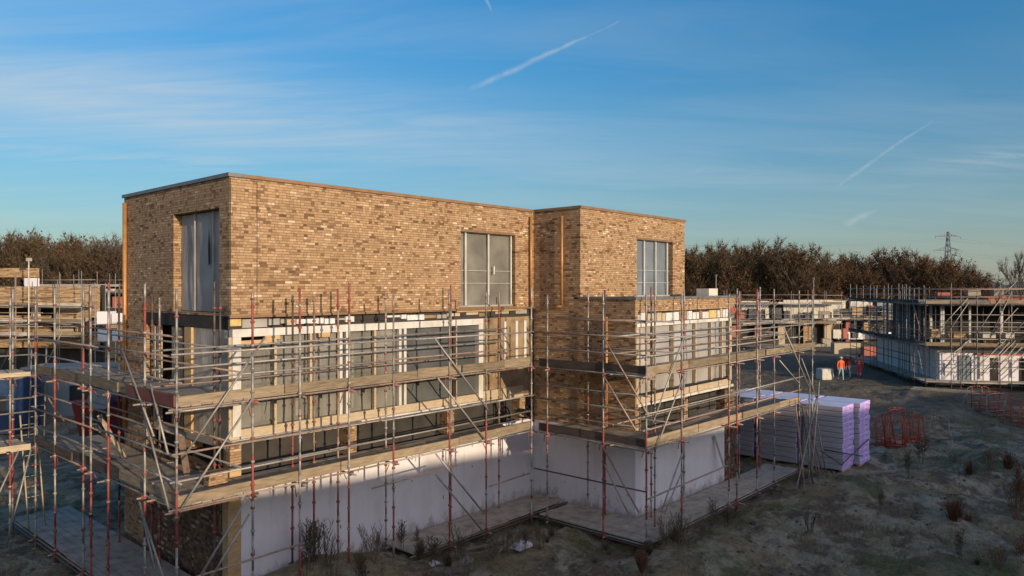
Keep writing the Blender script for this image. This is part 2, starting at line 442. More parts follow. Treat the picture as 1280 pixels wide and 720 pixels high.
cl = t.math('MAXIMUM', cl, t.math('MULTIPLY', t.math('MULTIPLY', blob(520, 131, 4, 0.45), fine), 0.30))
cl = t.math('MAXIMUM', cl, t.math('MULTIPLY', t.math('MULTIPLY', blob(800, 228, 3.5, 0.9), fine), 0.25))
cl = t.math('MAXIMUM', cl, t.math('MULTIPLY', t.math('MULTIPLY', blob(640, 205, 45, 6), wisp), 0.26))
cl = t.math('MAXIMUM', cl, t.math('MULTIPLY', t.math('MULTIPLY', blob(612, 68, 2.0, 1.1), wisp), 0.22))
for args in (((583, 114), (776, 26), 0.25, 0.42, 1.3), ((1040, 238), (1166, 150), 0.19, 0.36, 2.1), ((1055, 281), (1098, 262), 0.30, 0.30, 3.7),
             ((606, -4), (614, 14), 0.14, 0.4, 4.2), ((938, 196), (1030, 236), 0.30, 0.12, 5.2)):
    cl = t.math('MAXIMUM', cl, trail(*args))
hz = t.ramp(z, [(0.0, 1.0), (0.05, 0.75), (0.16, 0.30), (0.30, 0.0)])
base = t.mix(t.math('MULTIPLY', hz, 0.42), base, (2.55, 2.65, 2.6, 1))
skyc = t.mix(cl, base, (3.1, 3.35, 3.45, 1))
skyc = t.vmath('ADD', skyc, t.vmath('MULTIPLY', _comb(t, fill_glow), (8.8, 6.4, 4.7)))
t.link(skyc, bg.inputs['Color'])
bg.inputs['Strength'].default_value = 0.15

SC.view_settings.view_transform = 'Standard'; SC.view_settings.look = 'None'
SC.view_settings.exposure = 0.4; SC.view_settings.gamma = 1.0; SC.view_settings.use_curve_mapping = False
SC.cycles.max_bounces = 6; SC.cycles.transparent_max_bounces = 12
SC.cycles.use_adaptive_sampling = True

# ------------------------------------------------------------------ ground
_p = rng.uniform(0, 6.28, (14, 2)); _a = rng.uniform(0, 6.28, 14)
_k = np.array([0.35, 0.5, 0.7, 0.9, 1.2, 1.6, 2.1, 2.7, 3.4, 4.2, 5.3, 6.5, 8.0, 9.5])
def gauss(x, y, cx, cy, sx, sy, ang=0.0):
    c, s = math.cos(ang), math.sin(ang); u = (x - cx) * c + (y - cy) * s; v = -(x - cx) * s + (y - cy) * c
    return np.exp(-(u / sx) ** 2 - (v / sy) ** 2)


def gh(x, y):
    """ground height"""
    x = np.asarray(x, float); y = np.asarray(y, float)
    d = (x - CAM.x) * FW.x + (y - CAM.y) * FW.y
    h = 0.5 * sstep(36, 48, d)
    n = sum(np.sin(_k[i] * (np.cos(_a[i]) * x + np.sin(_a[i]) * y) + _p[i, 0]) * 0.10 / (_k[i] ** 0.9) for i in range(14))
    rough = sstep(60, 40, d) * (1 - 0.85 * np.maximum(gauss(x, y, 5, 3, 8, 7), gauss(x, y, 14, 0, 7, 6)))
    h = h + n * rough * 0.62
    h = h + 0.78 * gauss(x, y, 1.7, -1.0, 2.5, 1.5, -0.1) + 0.45 * gauss(x, y, 0.5, -3.2, 2.2, 1.4) + 0.35 * gauss(x, y, 5.2, -3.6, 2.6, 0.9)      # spoil in front of the long wall
    h = h + 0.45 * gauss(x, y, 9.6, -6.9, 1.6, 0.9) + 0.55 * gauss(x, y, 17.5, -8.3, 3.6, 1.6, -0.2)         # bank beside the right scaffold
    h = h + 0.25 * gauss(x, y, 15.5, -11.0, 3.5, 2.0)
    h = h - 1.15 * gauss(x, y, 21.2, -10.3, 4.6, 0.75, -0.93) - 0.85 * gauss(x, y, 23.2, -11.6, 1.8, 0.9)     # ditch
    h = h + 0.35 * gauss(x, y, 27.0, -13.0, 5.0, 2.6) + 0.3 * gauss(x, y, 30, -10.5, 3, 1.5)
    tw_ = (x - 12) * 0.53 - (y + 16) * 0.85; h = h - 0.10 * rough * (np.exp(-((tw_ - 3.2 + 0.5 * np.sin(x * .22)) / .28) ** 2) + np.exp(-((tw_ - 5.1 + 0.5 * np.sin(x * .22)) / .28) ** 2)) * sstep(-6.5, -8.5, y)   # wheel ruts
    # level bed under the house and its scaffold feet
    flat = np.maximum(sstep(-0.25, 0.25, x) * sstep(11.2, 10.8, x) * sstep(-0.2, 0.3, y) * sstep(6.9, 6.3, y),
                      sstep(10.6, 11.1, x) * sstep(18.2, 17.7, x) * sstep(-4.3, -3.9, y) * sstep(6.9, 6.3, y))
    low = np.maximum(sstep(-2.9, -2.2, x) * sstep(0.2, -0.3, x) * sstep(-1.2, -0.4, y) * sstep(10.5, 9.8, y),
                     sstep(4.4, 5.6, x) * sstep(11.0, 10.5, x) * sstep(-2.0, -1.5, y) * sstep(0.4, 0.0, y))
    low = np.maximum(low, sstep(8.2, 8.7, x) * sstep(20.6, 20.2, x) * sstep(-6.2, -5.7, y) * sstep(-3.6, -4.1, y))
    low = np.maximum(low, 0.9 * sstep(21.0, 21.6, x) * sstep(25.2, 24.6, x) * sstep(-7.4, -6.9, y) * sstep(-0.8, -1.2, y))
    h = h * (1 - flat) - 0.02 * flat
    h = h * (1 - low) + 0.02 * low
    return h


def gz(x, y): return float(gh(x, y))
def axis_pts(lo, f0, f1, hi, step):
    a = list(np.arange(f0, f1, step)); g = step; x = a[-1]
    while x < hi: g *= 1.28; x += g; a.append(x)
    g = step; x = f0; b = []
    while x > lo: g *= 1.28; x -= g; b.append(x)
    return np.array(b[::-1] + a)
xs = axis_pts(-3000, -12, 50, 3500, 0.24); ys = axis_pts(-2500, -20, 14, 3500, 0.24)
gx, gy = np.meshgrid(xs, ys); gzv = gh(gx, gy)
near = sstep(60, 30, np.hypot(gx - 10, gy + 5))
gzv = gzv + rng.normal(0, 0.034, gx.shape) * near
nx, ny = len(xs), len(ys)
me = bpy.data.meshes.new('ground')
idx = np.arange(nx * ny).reshape(ny, nx)
quads = np.stack([idx[:-1, :-1], idx[:-1, 1:], idx[1:, 1:], idx[1:, :-1]], -1).reshape(-1, 4)
me.vertices.add(nx * ny); me.vertices.foreach_set('co', np.stack([gx, gy, gzv], -1).ravel())
me.loops.add(quads.size); me.loops.foreach_set('vertex_index', quads.ravel())
me.polygons.add(len(quads)); me.polygons.foreach_set('loop_start', np.arange(0, quads.size, 4)); me.polygons.foreach_set('loop_total', np.full(len(quads), 4))
me.polygons.foreach_set('use_smooth', [True] * len(quads)); me.update(calc_edges=True)
ground = bpy.data.objects.new('ground', me); COL.objects.link(ground); tag(ground, kind='structure')
m, t, b = mat('site_ground', None, 0.95, 0, 0.15)
co = objco(t)
n1 = t.noise(co, 0.28, 5, 0.6, 0.4); n2 = t.noise(co, 1.1, 6, 0.65, 0.3); n3 = t.noise(co, 7, 5, 0.7); n4 = t.noise(co, 0.5, 4, 0.6)
soil = t.ramp(n3, [(0.3, (0.10, 0.076, 0.052)), (0.7, (0.24, 0.185, 0.128))])
pale = t.ramp(n3, [(0.3, (0.27, 0.235, 0.165)), (0.7, (0.48, 0.42, 0.30))])
dryg = t.ramp(n3, [(0.3, (0.19, 0.146, 0.082)), (0.7, (0.40, 0.305, 0.175))])
moss = t.ramp(n3, [(0.3, (0.070, 0.074, 0.030)), (0.7, (0.16, 0.165, 0.068))])
c = t.mix(t.ramp(n2, [(0.44, 0.0), (0.56, 1.0)]), soil, pale)
c = t.mix(t.ramp(n1, [(0.52, 0.0), (0.62, 0.9)]), c, moss)
s2 = t.new('ShaderNodeSeparateXYZ'); t.link(co, s2.inputs[0])
c = t.mix(t.ramp(t.math('MULTIPLY_ADD', s2.outputs[2], 0.5, 0.5), [(0.12, 0.9), (0.34, 0.0)]), c, (0.035, 0.029, 0.022, 1))     # darker in the bottom of the ditch
c = t.mix(t.ramp(n4, [(0.52, 0.0), (0.62, 0.85)]), c, dryg)
s = t.new('ShaderNodeSeparateXYZ'); t.link(co, s.inputs[0])
dd = t.vmath('DOT_PRODUCT', t.vmath('SUBTRACT', co, tuple(CAM)), tuple(FW))
road = t.ramp(t.math('MULTIPLY', dd, 0.01), [(0.34, 0.0), (0.46, 1.0)])
trk = t.ramp(t.noise(t.mapv(co, rot=(0, 0, R(48)), scale=(0.05, 0.6, 1)), 1.0, 4, 0.6), [(0.3, (0.10, 0.082, 0.062)), (0.7, (0.20, 0.165, 0.125))])
c = t.mix(t.math('MULTIPLY', road, 0.85), c, trk)
t.link(c, b.inputs['Base Color'])
bump(t, b, t.math('ADD', n3, t.math('MULTIPLY', n2, 1.5)), 1.0, 0.14)
me.materials.append(m)

# ------------------------------------------------------------------ the brick house
house = thing('brick_house', 'tan brick house under construction with brick top storey, polythene glazing and white walls below', 'house', (0, 0, 0))
def part(mb, name, m_, parent=house, label=None, smooth=False):
    o = mb.build(name, m_, parent, smooth)
    if label: o['label'] = label
    return o
ZB, ZT = 6.64, 9.885
LW = (7.44, 9.96, 6.70, 9.09); FWIN = (0.5, 2.96, 6.70, 9.2); WW = (14.28, 16.83, 6.98, 9.10)
part(wall_mb('Y', 0, 0, 10.9, ZB, ZT, [LW]), 'wall', M['brick'])
part(wall_mb('X', 0, 0.3, 6.2, ZB, ZT, [FWIN]), 'wall', M['brick'])
def merge(a, c):
    n_ = len(a.v); a.v += c.v; a.f += [tuple(i + n_ for i in f) for f in c.f]; a.m += c.m; return a
mb = merge(merge(wall_mb('X', 10.9, -1.68, 0, 6.94, ZT), wall_mb('X', 10.9, -3.76, 0, 6.56, 6.94)), wall_mb('X', 10.9, -4.06, 0, 2.82, 6.56, th=0.14))
part(mb, 'wall', M['brick'], label='shaded brown side wall of the projecting wing')
part(wall_mb('Y', -1.98, 10.9, 17.75, 7.0, ZT, [WW]), 'wall', M['brick'])
part(wall_mb('Y', -4.06, 10.9, 17.75, 6.56, 6.94), 'wall', M['brick'])
mb = wall_mb('X', 17.75, -1.68, 6.2, 0.0, ZT, inward=-1); part(mb, 'wall', M['brick'])
part(wall_mb('X', 17.75, -3.76, -1.98, 6.56, 6.94, inward=-1), 'wall', M['brick'])
part(wall_mb('Y', 6.2, 0.3, 17.45, 0.0, ZT, [(2.2, 3.6, 3.7, 6.0), (8, 10, 3.7, 6.0)], inward=-1), 'wall', M['brick'])
# brick pier and lintel left of the first floor
part(MB().box(0, 0.3, 4.72, 6.2, 0.0, ZB - 0.003), 'pier', M['brick'])
part(MB().box(0.02, 0.3, 0.1, 4.72, 6.33, ZB - 0.003), 'lintel', M['dark'])
# roofs and copings
part(MB().box(0.3, 11.2, 0.3, 5.9, 9.5, 9.7).box(11.2, 17.45, -1.68, 5.9, 9.5, 9.7), 'roof', M['concrete'])
part(MB().box(11.2, 17.45, -3.76, -1.98, 6.7, 6.86), 'roof', M['concrete'])
cp = MB().box(0.36, 10.86, -0.05, 0.36, ZT, 9.97); part(cp, 'coping', M['coping'])
part(MB().box(-0.05, 0.36, -0.05, 6.25, ZT, 9.972), 'coping', M['coping_grey'])
part(MB().box(10.86, 17.80, -2.03, -1.62, ZT, 9.975).box(10.85, 11.22, -1.62, -0.05, ZT, 9.97), 'coping', M['coping'])
part(MB().box(10.85, 17.8, -4.11, -3.72, 6.94, 7.02).box(10.85, 11.24, -3.72, -2.0, 6.94, 7.02), 'coping', M['coping_grey'], label='grey metal edge of the low roof')
# slabs and inner walls
part(MB().box(0.3, 17.4, 0.3, 5.85, 6.36, 6.6).box(11.2, 17.4, -3.7, 0.3, 6.30, 6.52), 'floor_slab', M['concrete'])
part(MB().box(0.65, 17.4, 0.65, 5.85, 3.2, 3.55).box(11.2, 17.4, -3.45, 0.65, 3.2, 3.55), 'floor_slab', M['concrete'])
part(MB().box(0.4, 17.3, 2.6, 2.75, 0, 3.2).box(0.4, 17.3, 2.9, 3.05, 3.55, 6.35).box(0.4, 17.3, 2.6, 2.75, 6.6, 9.5), 'inner_wall', M['concrete'])
part(MB().box(11.3, 17.3, -1.2, -1.05, 3.55, 6.3).box(11.3, 17.3, -1.2, -1.05, 0, 3.2), 'inner_wall', M['osb'])
# ground floor: white boarded walls, recess and piers under the glazing
part(MB().box(0.28, 10.9, 0.0, 0.2, -0.1, 2.86), 'white_wall', M['white'])
part(MB().box(10.9, 11.1, -4.06, -0.003, -0.1, 2.817), 'white_wall', M['white'])
part(MB().box(11.1, 16.9, -4.06, -3.86, -0.1, 2.86), 'white_wall', M['white'])
for x in np.arange(1.5, 10.8, 1.22): part(MB().box(x, x + .008, -.002, 0.0, 0, 2.8), 'board_joint', M['foil'])
for y in np.arange(-3.2, -.2, 1.22): part(MB().box(10.898, 10.9, y, y + .008, 0, 2.75), 'board_joint', M['foil'])
for x in np.arange(12.2, 16.8, 1.22): part(MB().box(x, x + .008, -4.062, -4.06, 0, 2.8), 'board_joint', M['foil'])
for x in np.arange(.6, 10.8, 1.22):
    for z_ in (1.0, 1.7, 2.4): part(MB().box(x, x + .03, -.004, 0.0, z_ + random.uniform(-.05, .05), z_ + .035 + .05), 'fixing', M['coping_grey']) if random.random() < .6 else None
for y in np.arange(-3.8, -.2, 1.22):
    for z_ in (.9, 1.6, 2.3): part(MB().box(10.896, 10.9, y, y + .03, z_, z_ + .04), 'fixing', M['coping_grey']) if random.random() < .7 else None
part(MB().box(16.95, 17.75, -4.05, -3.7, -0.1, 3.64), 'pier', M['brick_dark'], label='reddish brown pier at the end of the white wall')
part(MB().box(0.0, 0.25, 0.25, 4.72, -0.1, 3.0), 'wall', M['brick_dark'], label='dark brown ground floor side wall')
part(MB().box(-0.05, 0.27, -0.03, 0.24, -0.1, 3.1), 'post', M['timber'])
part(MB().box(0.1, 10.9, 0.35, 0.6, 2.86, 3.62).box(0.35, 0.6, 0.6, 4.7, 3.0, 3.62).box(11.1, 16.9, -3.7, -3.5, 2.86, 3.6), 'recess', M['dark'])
for x0 in (0.02, 3.3, 6.9, 10.2): part(MB().box(x0, x0 + 0.28, 0.02, 0.34, 2.87, 3.62), 'brick_pier', M['brick'])
for x0 in (11.0, 14.0): part(MB().box(x0, x0 + 0.25, -4.03, -3.71, 2.87, 3.62), 'brick_pier', M['brick'])
# glazed storey on the long side
def frame(parent, items, name, m_):
    for it in items: part(MB().box(*it), name, m_, parent)
g = part(MB().box(0.06, 8.40, -0.03, 0.16, 6.15, 6.335), 'window_frame', M['white_paint'])
frame(g, [(0.06, 0.27, -0.032, 0.158, 3.83, 6.147), (8.20, 8.40, -0.032, 0.158, 3.83, 6.147)], 'post', M['white_paint'])
frame(g, [(0.0, 8.45, -0.10, 0.16, 3.66, 3.76)], 'sill', M['white_paint'])
frame(g, [(0.28, 8.19, -0.012, 0.13, 3.765, 3.98)], 'bottom_rail', M['timber_pale'])
for x in (1.17, 4.18, 7.24): frame(g, [(x - 0.035, x + 0.035, -0.01, 0.09, 3.985, 6.145)], 'mullion', M['timber_pale'])
for x in (3.06, 3.26, 5.05, 5.23): frame(g, [(x - 0.045, x + 0.045, -0.02, 0.10, 3.985, 6.145)], 'mullion', M['white_paint'])
frame(g, [(2.13, 2.19, -0.01, 0.09, 3.985, 6.145)], 'mullion', M['timber_pale'])
frame(g, [(0.28, 1.13, 0.0, 0.08, 5.95, 6.06), (0.9, 1.3, -0.005, 0.06, 6.06, 6.147), (2.4, 2.75, -0.005, 0.06, 6.04, 6.147)], 'packing_timber', M['timber'])
def sheet_mb(x0, x1, y, z0, z1, ny=10, nz=12, amp=0.03, axis='Y'):
    mb = MB(); sd = random.uniform(0, 99)
    vs = []
    for j in range(nz + 1):
        for i in range(ny + 1):
            u = x0 + (x1 - x0) * i / ny; zz = z0 + (z1 - z0) * j / nz
            w = amp * (math.sin(u * 5 + sd) * 0.5 + math.sin(u * 9 - zz * 3 + sd) * 0.35 + math.sin(zz * 4 + u * 2 + sd * 2) * 0.4)
            w *= 1 if 0 < i < ny and 0 < j < nz else 0.2
            vs.append((u, y + w, zz) if axis == 'Y' else (y + w, u, zz))
    fs = [(j * (ny + 1) + i, j * (ny + 1) + i + 1, (j + 1) * (ny + 1) + i + 1, (j + 1) * (ny + 1) + i) for j in range(nz) for i in range(ny)]
    return mb.add(vs, fs)
for x0, x1, k in ((0.28, 1.14, 'sheet'), (1.20, 2.13, 'sheet'), (2.2, 3.0, 'sheet'), (3.3, 4.14, 'sheet'), (4.22, 5.0, 'sheet'),
                  (5.28, 7.2, 'sheet_dark'), (7.28, 8.2, 'sheet_dark')):
    z0 = 3.99 if x0 > 1 else 3.99
    part(sheet_mb(x0, x1, 0.13, z0, 6.14 if x0 > 1 else 5.94), 'polythene_sheet', M[k], g, smooth=True)
# brown boards and white strips beside the glazing
ib = part(MB().box(8.42, 10.88, 0.12, 0.28, 3.66, 6.35), 'insulation_panel', M['osb'])
for x in (9.56, 10.12, 10.55): part(MB().box(x - 0.06, x + 0.06, 0.07, 0.117, 4.95, 6.2), 'strip', M['white_paint'], ib)
part(MB().box(8.42, 10.4, 0.02, 0.117, 3.62, 4.02), 'base_block', M['timber_pale'], ib)
# band of insulation scraps, foil and timber over the long lintel
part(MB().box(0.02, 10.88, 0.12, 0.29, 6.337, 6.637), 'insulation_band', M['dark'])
x = 0.05; k = 0
while x < 10.5:
    w_ = random.uniform(0.15, 0.7); kk = random.choice(['foil', 'foil', 'white_paint', 'concrete', 'timber_pale', 'osb', 'foil', 'concrete', 'dark'])
    if x < 0.35: kk = 'yellow'; w_ = 0.3
    part(MB().box(x, min(x + w_ - 0.03, 10.85), 0.02 + random.uniform(0, 0.07), 0.117, 6.42 + random.uniform(-.07, .06), 6.55 + random.uniform(-.06, .035)), 'insulation_piece', M[kk])
    x += w_; k += 1
part(MB().box(-0.03, 10.88, -0.06, 0.0, 6.60, 6.66), 'ledge', M['coping'])
part(MB().box(7.2, 10.3, -0.025, 0.0, 6.56, 6.598), 'ledge', M['timber'])
# glazed storey of the wing
gw = part(MB().box(10.95, 17.4, -4.09, -3.92, 6.10, 6.21), 'window_frame', M['white_paint'])
frame(gw, [(10.92, 11.05, -4.085, -3.925, 3.9, 6.097), (17.30, 17.45, -4.085, -3.925, 3.9, 6.097)], 'post', M['timber_pale'])
frame(gw, [(10.95, 17.5, -4.13, -3.92, 3.66, 3.745)], 'sill', M['white_paint'])
frame(gw, [(10.95, 17.4, -4.07, -3.93, 3.75, 3.96)], 'bottom_rail', M['timber_pale'])
frame(gw, [(11.06, 17.29, -4.08, -3.93, 3.965, 4.03)], 'seal', M['black'])
for x in (12.0, 13.2, 14.75, 15.9, 16.75): frame(gw, [(x - 0.04, x + 0.04, -4.06, -3.96, 4.035, 6.097)], 'mullion', M['timber_pale'])
for x0, x1 in ((11.06, 11.95), (12.05, 13.15), (13.25, 14.7), (14.8, 15.85), (15.95, 16.7), (16.8, 17.28)):
    part(sheet_mb(x0, x1, -3.94, 4.035, 6.09), 'polythene_sheet', M['sheet_blue' if x0 > 11.5 else 'sheet_white'], gw, smooth=True)
part(MB().add([(11.08, -4.05, 6.05), (11.3, -4.05, 6.05), (11.9, -4.05, 4.05), (11.08, -4.05, 4.05)], [(0, 1, 2, 3)]), 'torn_sheet', M['sheet_white'], gw)
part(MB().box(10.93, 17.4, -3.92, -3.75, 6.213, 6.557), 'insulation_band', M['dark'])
x = 11.0
while x < 17.2:
    w_ = random.uniform(0.2, 0.6)
    part(MB().box(x, min(x + w_ - 0.04, 17.35), -4.02, -3.923, 6.235, 6.5 + random.uniform(-.05, .04)), 'insulation_piece', M[random.choice(['foil', 'foil', 'yellow', 'osb', 'white_paint', 'timber_pale'])])
    x += w_
# first floor, short side: yellow pier, frames in the dark opening, polythene round the corner
part(MB().box(-0.02, 0.28, 1.92, 2.30, 3.3, 6.32), 'pier', M['timber'])
part(MB().box(-0.03, 0.26, 0.02, 0.055, 3.66, 6.15), 'corner_board', M['timber_pale'])
for y0 in (2.75, 3.1, 4.0, 4.25): part(MB().box(0.06, 0.16, y0, y0 + 0.1, 3.7, 6.3), 'stud', M['timber_pale'])
part(sheet_mb(0.16, 1.90, 0.04, 3.7, 6.32, axis='X'), 'polythene_sheet', M['sheet_white'], smooth=True)
part(MB().box(-0.06, 0.3, 0.1, 4.7, 3.56, 3.69), 'sill', M['concrete'])
part(MB().box(-0.01, 0.3, 4.7, 6.2, 3.4, 3.5), 'band', M['concrete'])
# upper windows behind polythene
wl = part(MB().box(0.22, 0.27, 0.52, 2.94, 6.72, 6.78).box(0.22, 0.27, 0.52, 2.94, 9.12, 9.18).box(0.215, 0.275, 0.51, 0.57, 6.71, 9.19).box(0.215, 0.275, 2.88, 2.95, 6.71, 9.19), 'window', M['coping_grey'])
part(sheet_mb(0.53, 2.93, 0.2, 6.72, 9.17, axis='X', amp=0.025, ny=16, nz=16), 'polythene_sheet', M['sheet_blue'], wl, smooth=True)
for y_ in (1.12, 2.1): part(MB().box(0.14, 0.165, y_ - 0.025, y_ + 0.025, 6.73, 9.17), 'batten', M['sheet_white'], wl)
part(MB().add([(0.14, 1.30, 8.75), (0.145, 1.24, 8.3), (0.14, 1.22, 7.9), (0.14, 1.33, 7.85), (0.142, 1.36, 8.3)], [(0, 1, 2, 3, 4)]), 'tear', M['dark'], wl)
def upper_window(x0, x1, y, z0, z1, uprights, bars, sheetm):
    w = part(MB().box(x0 + .01, x1 - .01, y + 0.10, y + 0.15, z0 + .005, z0 + 0.06), 'window', M['concrete']); part(MB().box(x0 + .01, x1 - .01, y + 0.10, y + 0.15, z1 - 0.07, z1 - .005), 'top_rail', M['white_paint'], w)
    for u in uprights: part(MB().box(u - 0.024, u + 0.024, y + 0.09, y + 0.145, z0 + 0.062, z1 - 0.072), 'mullion', M['white_paint'], w)
    for zz in bars: part(MB().box(x0 + .012, x1 - .012, y + 0.148, y + 0.16, zz - 0.012, zz + 0.012), 'bar', M['sheet_white'], w)
    part(sheet_mb(x0 + .01, x1 - .01, y + 0.19, z0 + .01, z1 - .01, amp=0.02), 'polythene_sheet', M[sheetm], w, smooth=True)
    part(MB().box(x0 - 0.05, x1 + 0.05, y - 0.03, y + 0.1, z0 - 0.055, z0 + 0.003), 'sill', M['coping'], w)
    part(MB().box(x0 - 0.0, x1 + 0.0, y - 0.004, y + 0.012, z1 - 0.05, z1 + 0.02), 'lintel_edge', M['coping'], w)
    return w
w1 = upper_window(7.44, 9.96, 0, 6.70, 9.09, (7.75, 8.78, 9.86), (7.45, 7.85), 'sheet')
part(MB().box(8.98, 9.03, 0.06, 0.09, 7.75, 8.0), 'notice', M['white_paint'], w1)
upper_window(14.28, 16.83, -1.98, 6.98, 9.10, (14.95, 15.75, 16.6), (7.5, 7.95), 'sheet_sky')
# downpipes
part(MB().path([(10.80, -1.30, 9.68), (10.80, -1.30, 6.72), (10.80, -0.85, 6.62)], 0.045, 8), 'downpipe', M['pipe'], smooth=True)
part(MB().path([(10.66, -0.08, 9.72), (10.66, -0.08, 6.66)], 0.045, 8), 'downpipe', M['pipe'], smooth=True)
part(MB().path([(-0.07, 5.98, 9.72), (-0.07, 5.98, 3.3)], 0.06, 8), 'downpipe', M['pipe'], smooth=True)
part(MB().path([(10.82, -3.05, 6.4), (10.82, -3.05, 2.95)], 0.05, 8), 'downpipe', M['pipe'], smooth=True)
part(MB().box(0.005, 0.03, -0.005, -0.001, 6.66, 9.85).box(1.28 - .6, 1.295 - .6, -0.004, -0.001, 6.66, 9.85), 'movement_joint', M['dark'])

# ------------------------------------------------------------------ scaffolding
def standard(root, x, y, z0, z1, m0='galv', red=0.3, n=6, collars=True, foot=True, lean=0.012):
    mb = MB(); r = 0.026
    dx, dy = random.uniform(-lean, lean), random.uniform(-lean, lean)
    def at(z): k = (z - z0) / max(z1 - z0, .1); return (x + dx * k, y + dy * k, z)
    z = z0
    while z < z1 - 0.01:
        l = random.choice([0.5, 0.75, 1.0]); ze = min(z + l, z1)
        low = z < 3.0
        isred = random.random() < (red * (1.25 if low else 0.2))
        mb.tube(at(z), at(ze), r, n, 1 if isred else 0); z = ze
    if collars:
        z = z0 + 0.35
        while z < z1 - 0.1:
            c = Vector(at(z)); mb.tube(c - Vector((0, 0, .022)), c + Vector((0, 0, .022)), 0.047, 6, 1 if random.random() < .55 else 0); z += 0.5
    if foot:
        mb.box(x - .075, x + .075, y - .075, y + .075, z0 - 0.01, z0 + 0.004, 0)
    return mb.build('standard', [M[m0], M['red']], root, smooth=True)


def tube_part(root, name, p, q, m_='galv', r=0.024, n=6):
    return MB().tube(p, q, r, n).build(name, M[m_], root, smooth=True)


def plank_deck(root, p0, dr, inn, L, w0, w1, z, m_='plank', gap=0.02, bw=0.225, name='deck', jit=0.01):
    mb = MB(); off = w0
    while off < w1 - 0.06:
        b_ = min(bw, w1 - off); s = -random.uniform(0, 0.3)
        while s < L:
            l = min(random.choice([3.0, 3.9, 3.9]), L - s); zz = z + random.uniform(-jit, jit)
            if l > 0.2:
                a = p0 + dr * max(s, 0) + inn * (off + b_ / 2); c = p0 + dr * (s + l - 0.01) + inn * (off + b_ / 2)
                a = Vector((a.x, a.y, zz - 0.02)); c = Vector((c.x, c.y, zz - 0.02 + random.uniform(-jit, jit)))
                mb.beam(a, c, b_ - gap, 0.04)
            s += l
        off += b_
    return mb.build(name, M[m_], root)


